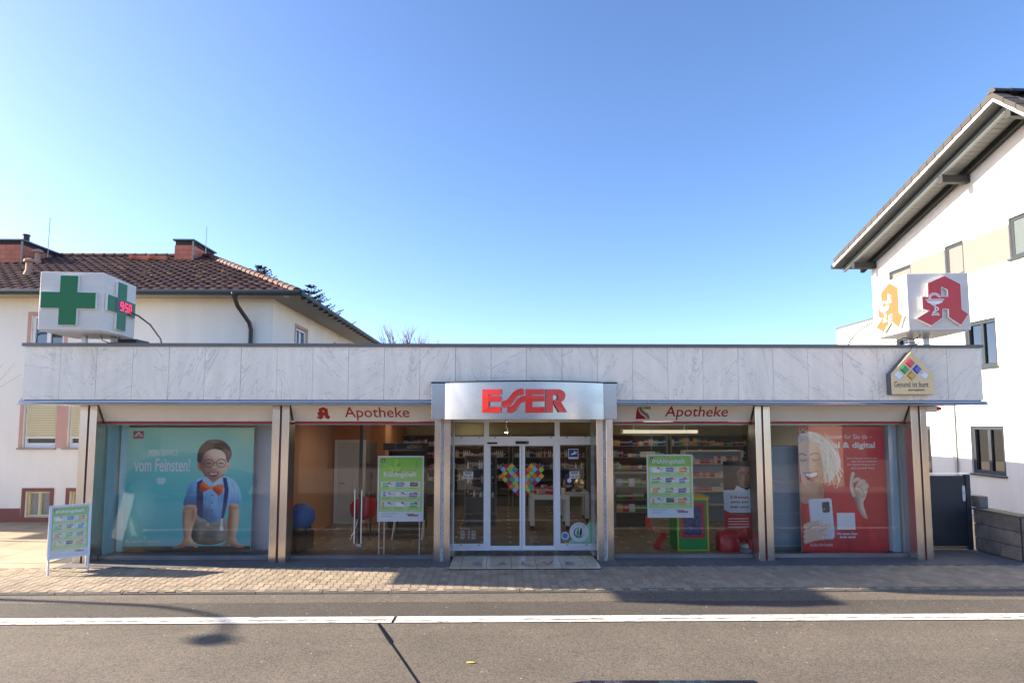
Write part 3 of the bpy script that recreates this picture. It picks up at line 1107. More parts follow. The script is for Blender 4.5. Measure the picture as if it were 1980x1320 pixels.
doors = []
for a, b, sl, sr in ((-.29, .392, .045, .062), (.400, 1.10, .062, .045)):
    d = MB().frame(FRONT(1.91), a, b, .035, 2.175, sl, -.02, .02, wb=.075, wt=.055).build('sliding_door', 'alu_white', shop, bevel=.004)
    MB().fbox(FRONT(1.91), a + sl, b - sl, .11, 2.12, -.004, .004).build('pane', 'door_glass', d)
    MB().frame(FRONT(1.91), a + sl, b - sl, .11, 2.12, .007, .005, .012).build('gasket', 'black_rubber', d)
    doors.append(d)
PAL = {'b': (130, 175, 220), 'r': (170, 25, 50), 'y': (225, 170, 40), 'g': (150, 195, 70), 't': (30, 150, 150), 'o': (220, 110, 40)}
for k_, c_ in PAL.items():
    M('heart_' + k_, srgb(*c_), .4)
HEART = [[(78, 262, 'b'), (110, 228, 'r'), (142, 263, 'g'), (172, 226, 'y'), (207, 262, 't'), (97, 302, 'y'), (172, 300, 'b'), (236, 300, 'r'), (65, 338, 'o'), (137, 335, 'r'),
          (207, 336, 'y'), (100, 373, 'g'), (172, 372, 't'), (236, 373, 'b'), (137, 410, 'r'), (207, 410, 'g'), (172, 447, 'o'), (236, 447, 'y'), (207, 484, 'b'), (236, 521, 'r')],
         [(388, 228, 'y'), (462, 228, 'r'), (355, 263, 'o'), (424, 263, 'b'), (497, 265, 'g'), (326, 300, 'r'), (390, 302, 'g'), (462, 300, 'r'), (352, 338, 'y'), (424, 338, 'o'),
          (497, 336, 'y'), (326, 373, 'b'), (390, 373, 't'), (460, 373, 'b'), (352, 410, 'o'), (424, 409, 'r'), (326, 447, 'y'), (388, 446, 't'), (352, 484, 'g'), (326, 521, 'r')]]
fq = FRONT(1.905)
for d, lst, lo, hi in ((doors[0], HEART[0], -.25, .33), (doors[1], HEART[1], .462, 1.055)):
    for (px, py, c) in lst:
        x = (960 + px / 5.74 - 972) * .01069 - .002
        z = 2.585 + (817.5 - (860 + py / 5.74)) * .01069
        r_ = .061
        pts = [(x - r_, z), (x, z - r_), (x + r_, z), (x, z + r_)]
        # cut off at the stile
        if x + r_ > hi:
            k = hi - x
            pts = [(x - r_, z), (x, z - r_), (hi, z - r_ + k), (hi, z + r_ - k), (x, z + r_)] if k > 0 else [(x - r_, z), (hi, z - r_ - k), (hi, z + r_ + k)]
        if x - r_ < lo:
            k = x - lo
            pts = [(lo, z - r_ + k), (x, z - r_), (x + r_, z), (x, z + r_), (lo, z + r_ - k)] if k > 0 else [(lo, z - r_ - k), (x + r_, z), (lo, z + r_ + k)]
        MB().prism(fq, pts, .001, .002).build('sticker', 'heart_' + c, d)

# stickers on the fixed side lights
fs_ = FRONT(DY + .009)
M('blue_sign', srgb(25, 65, 150), .4); M('mint', srgb(150, 220, 170), .4); M('dark_blue', srgb(20, 35, 70), .4); M('sky_blue', srgb(50, 130, 200), .4)
st = MB().fbox(fs_, 1.348, 1.552, 1.858, 2.062, .001, .002).build('camera_sticker', 'white_gloss', entr)
MB().fbox(fs_, 1.36, 1.54, 1.895, 2.05, .0025, .003).build('field', 'blue_sign', st)
MB().prism(fs_, [(1.42, 1.935), (1.515, 1.965), (1.525, 2.005), (1.43, 1.98)], .0035, .004).prism(fs_, [(1.468, 1.99), (1.482, 1.993), (1.482, 2.035), (1.468, 2.035)], .0035, .004).prism(
    fs_, [(1.40, 1.935), (1.418, 1.94), (1.425, 1.965), (1.405, 1.96)], .0035, .004).build('pictogram', 'white_gloss', st)
for x in (-.80, 1.37):
    st = MB().fbox(fs_, x, x + .20, 1.46, 1.605, .001, .002).build('notice', 'white_gloss', entr)
    pm = MB()
    pm.fbox(fs_, x + .02, x + .18, 1.575, 1.59, .003, .0035).fbox(fs_, x + .03, x + .17, 1.555, 1.567, .003, .0035)
    for k in range(6):
        u = x + .022 + k * .026 + (.016 if k > 2 else 0)
        pm.fbox(fs_, u, u + .012, 1.475, 1.518, .003, .0035)
        pm.prism(fs_, [(u + .006 + .007 * math.cos(t), 1.528 + .007 * math.sin(t)) for t in [i * math.pi / 4 for i in range(8)]], .003, .0035)
    pm.build('print', 'black', st)
st = MB().fbox(fs_, 1.28, 1.44, 1.33, 1.56, -.001, .0005).build('poster_sheet', 'dark_blue', entr)
MB().prism(fs_, [(1.365 + .045 * math.cos(t), 1.42 + .045 * math.sin(t)) for t in [i * math.pi / 8 for i in range(16)]], .0008, .0009).build('disc', 'sign_cream', st)
MB().fbox(fs_, 1.30, 1.42, 1.30, 1.325, -.001, .0005).build('poster_sheet', 'sign_grey', entr)
circ = lambda x, z, r, n=28: [(x + r * math.cos(2 * math.pi * i / n), z + r * math.sin(2 * math.pi * i / n)) for i in range(n)]
MB().prism(fs_, [(1.335, .175), (1.79, .175), (1.79, .60)], .001, .002).build('corner_sticker', 'mint', entr)
st = MB().prism(fs_, circ(1.555, .385, .195), .003, .004).build('round_sticker', 'white_gloss', entr)
MB().prism(fs_, circ(1.55, .375, .105), .0045, .005, [circ(1.56, .38, .092)]).build('ring', 'dark_blue', st)
MB().prism(fs_, catmull([(1.53, .27), (1.50, .36), (1.535, .47), (1.555, .38)], 4), .0045, .005).build('leaf', M('leaf_green', srgb(70, 170, 90), .4), st)
MB().prism(fs_, catmull([(1.575, .285), (1.565, .38), (1.60, .48), (1.615, .37)], 4), .0045, .005).build('leaf', 'dark_blue', st)
# curved lettering round the rim
for i, ch in enumerate('physiothek'):
    t = R(150 - i * 12.5)
    c_ = Vector((1.555 + .150 * math.cos(t), .385 + .150 * math.sin(t)))
    fl = F((c_.x, DY + .009, c_.y), (math.cos(t - math.pi / 2), 0, math.sin(t - math.pi / 2)), (math.cos(t), 0, math.sin(t)))
    text('letter', ch, fl, -.010, .010, -.012, .016, 'sign_grey' if i < 6 else 'black', st, n=.0045, depth=.0005, bold=.01)
st = MB().prism(fs_, circ(1.27, .31, .078), .001, .002).build('round_sticker', 'white_gloss', entr)
MB().prism(fs_, circ(1.27, .31, .055), .0025, .003).build('disc', 'sky_blue', st)
# opening hours in white print
oh = text('opening_hours', 'Öffnungszeiten', fs_, -.855, -.655, .445, .475, 'print_white', entr, n=.001, depth=.0005)
bars(fs_, [(-.855, -.855 + RND.uniform(.06, .12), .405 - k * .03, .012) for k in range(6)] + [(-.70, -.66, .405 - k * .03, .012) for k in range(6)] + [(-.63, -.54, .405 - k * .03, .012) for k in range(6)],
     'print_white', 'hours_print', oh)

# threshold of beige tiles with the mosaic greeting
thr = structure('threshold', MB().box(-.955, 1.765, .365, 1.95, -.02, .016), 'joint_dark')
xs = [-.95, -.745, -.292, .161, .614, 1.067, 1.52, 1.76]
yy = [.37, .715, 1.06, 1.405, 1.75, 1.95]
for j in range(5):
    for i in range(7):
        MB().box(xs[i] + .004, xs[i + 1] - .004, yy[j] + .002, yy[j + 1] - .002, .0, .03).build('floor_tile', 'tile_beige', thr, bevel=.002)
FL = F((0, 0, .0305), (1, 0, 0), (0, 1, 0))
for ch, a, b in (('S', -.55, -.37), ('A', -.10, .10), ('L', .35, .50), ('V', .74, .93), ('E', 1.16, 1.32)):
    text('mosaic_letter', ch, FL, a, b, .56, .83, 'mosaic_blue', thr, depth=.0008, n=0, bold=.03)

# ------------------------------------------------------------------ raised shop name on the canopy
def esx(px):
    return (860 + px / 6.1875 - 972) * .008735 - .002


def esz(py):
    return 2.585 + (817.5 - (730 + py / 6.1875)) * .008735


name_sign = empty('shop_name_sign', (CXM, -.3, 2.77), 'raised red letters ESER on the curved steel canopy above the doors', 'sign')
bend = lambda p: Vector((p.x, p.y + cyf(p.x) - .035, p.z))
LET = [[(447, 132), (678, 132), (674, 196), (522, 198), (522, 212), (672, 212), (670, 278), (524, 280), (524, 345), (672, 345), (670, 412), (447, 412)],
       [(968, 132), (1198, 132), (1196, 196), (1050, 198), (1050, 210), (1196, 210), (1196, 276), (1052, 280), (1052, 345), (1198, 345), (1198, 412), (968, 412)],
       [(1215, 132), (1380, 132), (1425, 148), (1450, 178), (1457, 212), (1440, 258), (1402, 287), (1475, 408), (1378, 408), (1312, 300), (1312, 264), (1345, 258),
        (1366, 240), (1368, 216), (1350, 200), (1300, 200), (1300, 412), (1215, 412)]]
up = catmull([(684, 346), (745, 342), (800, 305), (850, 240), (890, 203), (945, 196), (945, 131), (880, 134), (825, 165), (775, 225), (735, 268), (684, 282)], 3)
lo = catmull([(752, 412), (820, 405), (870, 360), (905, 305), (935, 284), (966, 280), (966, 216), (905, 225), (860, 265), (825, 315), (790, 340), (752, 350)], 3)


def clip_pts(l):
    return [(esx(a), esz(b)) for a, b in l]


for l in LET:
    mb = MB().prism(FRONT(0), clip_pts(l), -.028, .02)
    mb.v = [bend(p) for p in mb.v]
    mb.build('letter', 'letter_red', name_sign)
mb = MB()
for l in (up, lo):
    mb.prism(FRONT(0), clip_pts(l), -.028, .02)
mb.v = [bend(p) for p in mb.v]
mb.build('letter', 'letter_red', name_sign)

# ------------------------------------------------------------------ the two cube signs on the roof
M('cube_grey', (0.64, 0.61, 0.555), 0.42, 0.05, var=0.05, stretch=(1, 1, 4))
M('cross_green', srgb(0, 104, 48), 0.35)
M('edge_white', (0.82, 0.84, 0.82), 0.4)
M('led_dark', (0.06, 0.004, 0.01), 0.2)
M('led_red', (0.5, 0.0, 0.03), 0.4, emit=(1.0, 0.02, 0.08), es=.7)
M('a_red', srgb(196, 60, 58), 0.3)
M('a_red_sunlit', srgb(225, 95, 40), 0.3)  # same red as the other faces, sunlight put into the colour


def cube_sign(name, c, side, zb, zt, th, label):
    root = empty(name, (c[0], c[1], 4.015), label, 'sign', 'cube signs on the roof edge')
    ct, stt = math.cos(th), math.sin(th)
    rv, bv = Vector((ct, stt, 0)), Vector((-stt, ct, 0))
    C_ = Vector((c[0], c[1], 0))
    h = side / 2
    mb = MB()
    cs = [C_ + rv * a + bv * b for a, b in ((-h, -h), (h, -h), (h, h), (-h, h))]
    mb.hexa([p + Vector((0, 0, zb)) for p in cs], [p + Vector((0, 0, zt)) for p in cs])
    body = mb.build('cube_body', 'cube_grey', root, bevel=.008)
    mb = MB()
    ci = [C_ + rv * a * .93 + bv * b * .93 for a, b in ((-h, -h), (h, -h), (h, h), (-h, h))]
    mb.hexa([p + Vector((0, 0, zb - .014)) for p in ci], [p + Vector((0, 0, zb - .002)) for p in ci])
    mb.build('bottom_plate', 'alu', root)
    for a, b in ((-.12, .12), (.26, .30)):
        p = C_ + rv * a * side + bv * b * side
        q_ = MB().box(p.x - .035, p.x + .035, p.y - .035, p.y + .035, 4.012, zb - .015)
        q_.box(p.x - .08, p.x + .08, p.y - .08, p.y + .08, 4.012, 4.03)
        q_.build('post', 'alu', root)
    faces = {'front': F(C_ + rv * -h + bv * -h + Vector((0, 0, zb)), rv, (0, 0, 1)),
             'right': F(C_ + rv * h + bv * -h + Vector((0, 0, zb)), bv, (0, 0, 1)),
             'left': F(C_ + rv * -h + bv * h + Vector((0, 0, zb)), -bv, (0, 0, 1)),
             'back': F(C_ + rv * h + bv * h + Vector((0, 0, zb)), -rv, (0, 0, 1))}
    return root, faces, body


S_ = 1.03
cross_root, cf, _b = cube_sign('pharmacy_cube_sign', (-7.42, .275), S_, 4.165, 5.17, R(4.5), 'grey cube sign with green crosses and red clock digits')
CROSS = [(.335, .065), (.62, .065), (.62, .35), (.91, .35), (.91, .64), (.62, .64), (.62, .925), (.335, .925), (.335, .64), (.048, .64), (.048, .35), (.335, .35)]
for k in ('front', 'right', 'left', 'back'):
    cz = [(u * S_, (1 - v) * 1.005) for u, v in CROSS]
    e = MB().prism(cf[k], cz, .004, .042).build('cross', 'edge_white', cross_root)
    ins = []
    cu, cv = sum(p[0] for p in cz) / 12, sum(p[1] for p in cz) / 12
    for (u, v) in cz:
        ins.append((u - math.copysign(.008, u - cu), v - math.copysign(.008, v - cv)))
    MB().prism(cf[k], ins, .043, .05).build('face', 'cross_green', e)
    if k == 'right':
        MB().fbox(cf[k], .28 * S_, .82 * S_, .405, .62, .0505, .054).build('clock_display', 'led_dark', e)
        seg = MB()
        SEG = {'9': 'abcdfg', '5': 'acdfg', '0': 'abcdef'}
        for i, ch in enumerate('950'):
            u0 = .435 + i * .125 + (.02 if i else 0)
            w, hh, t = .085, .16, .017
            v0 = .435
            S = {'a': (0, w, hh - t, hh), 'd': (0, w, 0, t), 'g': (0, w, hh / 2 - t / 2, hh / 2 + t / 2), 'f': (0, t, hh / 2, hh), 'e': (0, t, 0, hh / 2), 'b': (w - t, w, hh / 2, hh), 'c': (w - t, w, 0, hh / 2)}
            for s in SEG[ch]:
                a, b, c, d = S[s]
                seg.fbox(cf[k], u0 + a, u0 + b, v0 + c, v0 + d, .0545, .056)
        for v in (.485, .53):
            seg.fbox(cf[k], .535, .552, v, v + .018, .0545, .056)
        seg.build('digits', 'led_red', e)
MB().tube([(-6.86, .55, 4.62), (-6.80, .70, 4.58), (-6.70, .9, 4.45), (-6.58, 1.05, 4.2), (-6.55, 1.1, 3.98)], .016, 6).build('cable', 'cap_metal', cross_root, smooth=True)
MB().tube([(-7.2, .3, 4.16), (-7.15, .25, 4.06), (-7.1, .35, 4.03), (-6.98, .4, 4.03), (-6.93, .4, 4.15)], .008, 5).box(-7.05, -6.7, .5, .9, 4.013, 4.12).build('wiring', 'black', cross_root)

a_root, af, _b = cube_sign('pharmacy_cube_sign', (7.57, .15), S_, 4.18, 5.18, R(-4.5), 'grey cube sign with red Gothic letter A and white chalice')


def chalice(fr, X, Z, s, n):
    """rim, bowl, stem, foot and a snake"""
    mb = MB()
    P = lambda l: [(X + a * s, Z + b * s) for a, b in l]
    st = lambda pts, w: [None]
    def ribbon(pts, w):
        pts = catmull(pts, 5, False)
        L_, R_ = [], []
        for i, p in enumerate(pts):
            a, b = pts[max(i - 1, 0)], pts[min(i + 1, len(pts) - 1)]
            dx, dy = b[0] - a[0], b[1] - a[1]
            l = math.hypot(dx, dy) or 1
            L_.append((p[0] - dy / l * w / 2, p[1] + dx / l * w / 2)); R_.append((p[0] + dy / l * w / 2, p[1] - dx / l * w / 2))
        for i in range(len(pts) - 1):
            mb.quad(*[fr(X + q[0] * s, Z + q[1] * s, n) for q in (R_[i], R_[i + 1], L_[i + 1], L_[i])])
    ribbon([(-.5, .04), (.5, .04)], .05)
    bowl = P([(-.46, -.03), (.46, -.03), (.36, -.14), (.18, -.22), (0, -.24), (-.18, -.22), (-.36, -.14)][::-1])
    mb.prism(fr, bowl, n - .001, n)
    ribbon([(0, -.22), (.0, -.55), (.0, -.72)], .07)
    ribbon([(-.18, -.74), (.18, -.74)], .05)
    ribbon([(-.22, -.82), (.22, -.82)], .05)
    ribbon([(-.3, .05), (-.27, .24), (-.12, .38), (.08, .38), (.24, .28), (.3, .16)], .05)
    ribbon([(-.24, .05), (-.2, .22), (-.08, .30), (.08, .30), (.2, .2), (.27, .17)], .045)
    ribbon([(-.2, -.2), (-.02, -.33), (.16, -.46), (.12, -.56), (-.08, -.64), (-.1, -.7), (.1, -.73)], .06)
    return mb


for k in ('front', 'left', 'right', 'back'):
    g = lambda l, e=0: [(u * S_, (1 - v) * 1.0) for u, v in l]
    e = MB().prism(af[k], g(A_OUT), .012, .05, [g(A_HOLE)]).build('letter_box', 'edge_white', a_root)
    # face slightly inside the white rim
    out = g(A_OUT)
    ins = []
    n_ = len(out)
    ar = sum(out[i][0] * out[(i + 1) % n_][1] - out[(i + 1) % n_][0] * out[i][1] for i in range(n_))
    sg = -1 if ar > 0 else 1
    for i in range(n_):
        p0, p1, p2 = Vector(out[i - 1]), Vector(out[i]), Vector(out[(i + 1) % n_])
        d1, d2 = (p1 - p0).normalized(), (p2 - p1).normalized()
        n1, n2 = Vector((d1.y, -d1.x)) * sg, Vector((d2.y, -d2.x)) * sg
        b_ = (n1 + n2)
        b_ = b_ / max(b_.dot(n1), .35)
        ins.append(tuple(p1 + b_ * .013))
    hol = g(A_HOLE)
    hc = (sum(p[0] for p in hol) / 4, sum(p[1] for p in hol) / 4)
    hol = [(hc[0] + (p[0] - hc[0]) * 1.25, hc[1] + (p[1] - hc[1]) * 1.18) for p in hol]
    MB().prism(af[k], ins, .0505, .055, [hol]).build('letter_face', 'a_red_sunlit' if k == 'left' else 'a_red', e)
    chalice(af[k], .41 * S_, .515, .31, .057).build('chalice', 'edge_white', e)
MB().tube([(7.0, .6, 4.5), (6.86, .8, 4.38), (6.75, .95, 4.2), (6.7, 1.05, 3.98)], .014, 6).build('cable', 'cap_metal', a_root, smooth=True)
MB().tube([(7.6, .2, 4.17), (7.4, .1, 4.09), (7.25, .15, 4.12), (7.1, .2, 4.05), (7.3, .25, 4.03), (7.55, .2, 4.05), (7.6, .18, 4.05)], .009, 5).tube(
    [(7.55, .1, 4.05), (7.53, .2, 4.03), (7.45, .215, 4.0), (7.4, .22, 3.9), (7.31, .2, 3.84)], .006, 5).build('wiring', 'black', a_root)

# ------------------------------------------------------------------ house-shaped board on the fascia
M('board_cream', srgb(232, 205, 155), 0.35, var=.03)
M('board_side', (.10, .105, .12), .5)
for k_, c_ in (('gem_red', (190, 20, 45)), ('gem_green', (10, 130, 60)), ('gem_blue', (30, 60, 170)), ('gem_gold', (190, 140, 25)), ('gem_clear', (215, 220, 235))):
    M(k_, srgb(*c_), .12, coat=.6)
board = empty('gable_shaped_sign', (7.35, .12, 3.1), 'cream house-shaped sign with coloured glass diamonds on the marble fascia', 'sign')
BO = [(6.965, 3.10), (7.735, 3.10), (7.735, 3.47), (7.345, 3.865), (6.965, 3.47)]
fb = FRONT(.12)
MB().prism(fb, BO, -.145, -.012).build('board_body', 'board_side', board)
c_ = (7.35, 3.4)
MB().prism(fb, BO, -.011, .0).build('board_face', 'board_cream', board, bevel=.004)
gx = lambda x: (1730 + x / 7.335 - 972) * .00915 - .012
gz = lambda y: 2.585 + (817.5 - (650 + y / 7.335)) * .00915
for m_, x, y in (('gem_red', 317, 365), ('gem_green', 230, 455), ('gem_blue', 413, 455), ('gem_gold', 325, 545), ('gem_clear', 140, 548), ('gem_clear', 512, 545)):
    u, v, r_ = gx(x), gz(y), .090
    mb = MB()
    d = [(u - r_, v), (u, v - r_), (u + r_, v), (u, v + r_)]
    i_ = [(u - r_ * .72, v), (u, v - r_ * .72), (u + r_ * .72, v), (u, v + r_ * .72)]
    mb.add([fb(a, b, .001) for a, b in d] + [fb(a, b, .022) for a, b in i_], [(0, 1, 5, 4), (1, 2, 6, 5), (2, 3, 7, 6), (3, 0, 4, 7), (4, 5, 6, 7)])
    mb.build('glass_diamond', m_, board)
text('lettering', 'Gesund ist bunt', fb, gx(68), gx(568), gz(712), gz(630), 'black', board, n=.001, depth=.001, bold=.004)
text('lettering', 'parmapharm', fb, gx(272), gx(505), gz(776), gz(730), 'black', board, n=.001, depth=.001, bold=.02)

# ------------------------------------------------------------------ posters
def spring_poster(rows, seed):
    rr = random.Random(seed)
    c = Cv(0, 0, 830, 1175, 120, (118, 178, 62))
    c.poly([(0, 0), (830, 0), (830, 1020), (0, 1020)], (120, 185, 60), smooth=False, col2=(158, 205, 120))
    hd = 430 if rows == 3 else 215
    if rows == 3:
        c.poly([(410, 40), (725, 75), (695, 255), (400, 215)], (60, 110, 30), .8, smooth=False, soft=6)
        c.poly([(400, 30), (715, 68), (690, 245), (395, 205)], (128, 195, 62), smooth=False)
        for P in ([(290, 170), (290, 60), (340, 30), (385, 110), (330, 160)], [(290, 180), (350, 170), (415, 200), (390, 270), (330, 270)],
                  [(270, 200), (170, 150), (95, 110), (110, 190), (170, 235)], [(265, 220), (180, 250), (190, 300), (250, 310), (285, 260)]):
            c.poly([(a + 12, b + 14) for a, b in P], (50, 105, 25), .8, soft=5)
            c.poly(P, (140, 200, 70))
            c.poly([(a * .6 + 290 * .4, b * .6 + 190 * .4) for a, b in P], (165, 215, 60), .7, soft=5)
    else:
        for P in ([(120, 20), (300, 0), (320, 60), (200, 70)], [(330, 80), (420, 150), (520, 100), (600, 30)], [(150, 150), (230, 190), (260, 120)]):
            c.stroke(P, 14, (60, 120, 35), .7); c.stroke([(a + 10, b - 8) for a, b in P], 8, (170, 220, 110), .7)
    c.rect(40, 30, 110, 92, (150, 40, 40)); c.rect(46, 36, 104, 86, (60, 25, 20)); c.poly([(75, 42), (100, 78), (50, 78)], (220, 200, 170), smooth=False)
    top, bot = (460, 1015) if rows == 3 else (218, 1010)
    hh = (bot - top) / rows
    for j in range(rows):
        for i in range(3):
            x0, y0 = 38 + i * 253, top + j * hh
            c.rect(x0, y0, x0 + 246, y0 + hh - 12, (165, 212, 135))
            c.rect(x0, y0, x0 + 246, y0 + (hh - 12) * .52, (205, 220, 232))
            k = rr.choice([(60, 110, 170), (40, 60, 120), (200, 60, 80), (90, 160, 90), (240, 240, 240), (220, 120, 50), (120, 110, 160), (30, 40, 50)])
            w = rr.choice([45, 110, 140, 150]); x = x0 + rr.uniform(18, 60)
            y = y0 + rr.uniform(8, 30)
            c.rect(x, y, x + w, y + hh * .42, k)
            c.rect(x + 6, y + hh * .15, x + w - 6, y + hh * .25, tuple(min(255, v + 70) for v in k))
            c.rect(x0 + 135, y0 + 10, x0 + 185, y0 + 36, (150, 40, 60))
            c.rect(x0 + 170, y0 + 38, x0 + 225, y0 + 54, (200, 60, 70), .8)
            for q in range(2):
                c.rect(x0 + 14, y0 + hh * .62 + q * 16, x0 + rr.uniform(120, 230), y0 + hh * .62 + q * 16 + 6, (95, 130, 80), .8)
    c.rect(0, 1020, 830, 1175, (205, 222, 232))
    c.rect(60, 1048, 365, 1054, (140, 150, 160), .8); c.rect(60, 1062, 330, 1068, (140, 150, 160), .8); c.rect(60, 1098, 260, 1108, (110, 120, 130), .8)
    c.rect(525, 1050, 675, 1070, (120, 120, 130)); c.rect(555, 1074, 755, 1104, (150, 30, 60))
    return c


def poster_frame(name, x0, x1, z0, z1, y, rows, seed, label, stand):
    root = empty(name, ((x0 + x1) / 2, y, 0), label, 'poster', 'green spring posters')
    fp = FRONT(y)
    MB().frame(fp, x0, x1, z0, z1, .025, -.012, .008).build('frame', 'white_gloss', root)
    MB().fbox(fp, x0 + .025, x1 - .025, z0 + .025, z1 - .025, -.01, -.004).build('backing', 'white', root)
    cv = spring_poster(rows, seed)
    cv.gain = 1.5
    pr = cv.build('print_sheet', fp, x0 + .025, x1 - .025, z0 + .025, z1 - .025, root, n=-.002)
    W, H = x1 - x0 - .05, z1 - z0 - .05
    v = (1 - (300 + 92) / 1175.) if rows == 3 else (1 - 180 / 1175.)
    text('lettering', 'frühlingshaft', fp, x0 + .025 + W * .10, x0 + .025 + W * .86, z0 + .025 + H * v, z0 + .025 + H * (v + .10), 'white_gloss', root, n=0, depth=.001, bold=.022)
    if stand:
        sd = MB()
        for x in (x0 + .03, x0 + .13):
            sd.tube([(x, y + .05, z0 + .1), (x, y + .05, .03)], .012, 6)
        sd.tube([(x0 + .03, y + .05, .18), (x0 + .13, y + .05, .18)], .008, 6)
        sd.tube([(x1 - .08, y + .05, z0 + .1), (x1 - .08, y + .05, .05)], .012, 6).tube([(x1 - .25, y + .05, .035), (x1 + .05, y + .05, .035)], .012, 6)
        sd.build('stand_leg', 'alu', root)
    else:
        sd = MB()
        for x in (x0 + .1, x1 - .1):
            sd.tube([(x, y - .004, z1), (x, y - .004, 2.56)], .003, 4)
        sd.build('hanging_wire', 'alu', root)
    return root


poster_frame('poster_display', -2.43, -1.535, .69, 1.95, 1.34, 3, 3, 'green framed spring poster with nine offers left of the doors', True)
poster_frame('poster_display', 2.83, 3.735, .75, 1.975, 1.34, 4, 5, 'green framed spring poster with twelve offers right of the doors', False)

# the A-board on the pavement
ab = empty('pavement_a_board', (-7.7, .25, 0), 'white folding A-board with faded green offer poster on the pavement', 'sign board')
FR_ = Vector((.78, .62, 0)).normalized()
FN = Vector((FR_.y, -FR_.x, 0))
lean = .235
Uv = (Vector((0, 0, 1.15)) - FN * lean).normalized()
fa = F(Vector((-7.75, .05, 0)), FR_, Uv)
Lh = math.hypot(1.15, lean)
aw = .60
MB().frame(fa, 0, aw, .26, Lh, .04, -.018, .012).build('front_frame', 'alu', ab, bevel=.006)
MB().fbox(fa, .03, aw - .03, .29, Lh - .03, -.014, -.008).build('backing', 'white', ab)
cv = spring_poster(4, 5)
cv.a = cv.a * .62 + np.array([235, 228, 200]) * .38
for x, y, r_ in ((300, 500, 170), (640, 720, 150), (180, 900, 130), (500, 980, 160)):
    cv.blob(x, y, r_, r_ * 1.1, (222, 220, 160), .55)
cv.build('print_sheet', fa, .04, aw - .04, .30, Lh - .04, ab, n=-.002)
text('lettering', 'frühlingshaft', fa, .09, aw - .1, Lh - .155, Lh - .085, 'white_gloss', ab, n=0, depth=.001, bold=.022)
for u in (.02, aw - .02):
    MB().tube([fa(u, 0, -.004), fa(u, .28, -.004)], .016, 8).build('leg', 'white', ab)
Ub = (Vector((0, 0, 1.15)) + FN * lean).normalized()
fbk = F(Vector((-7.75, .05, 0)) - FN * (2 * lean), FR_, Ub)
MB().frame(fbk, 0, aw, .26, Lh, .04, -.012, .018).fbox(fbk, .03, aw - .03, .29, Lh - .03, -.008, -.002).build('back_frame', 'alu', ab)
for u in (.02, aw - .02):
    MB().tube([fbk(u, 0, .004), fbk(u, .28, .004)], .016, 8).build('leg', 'white', ab)

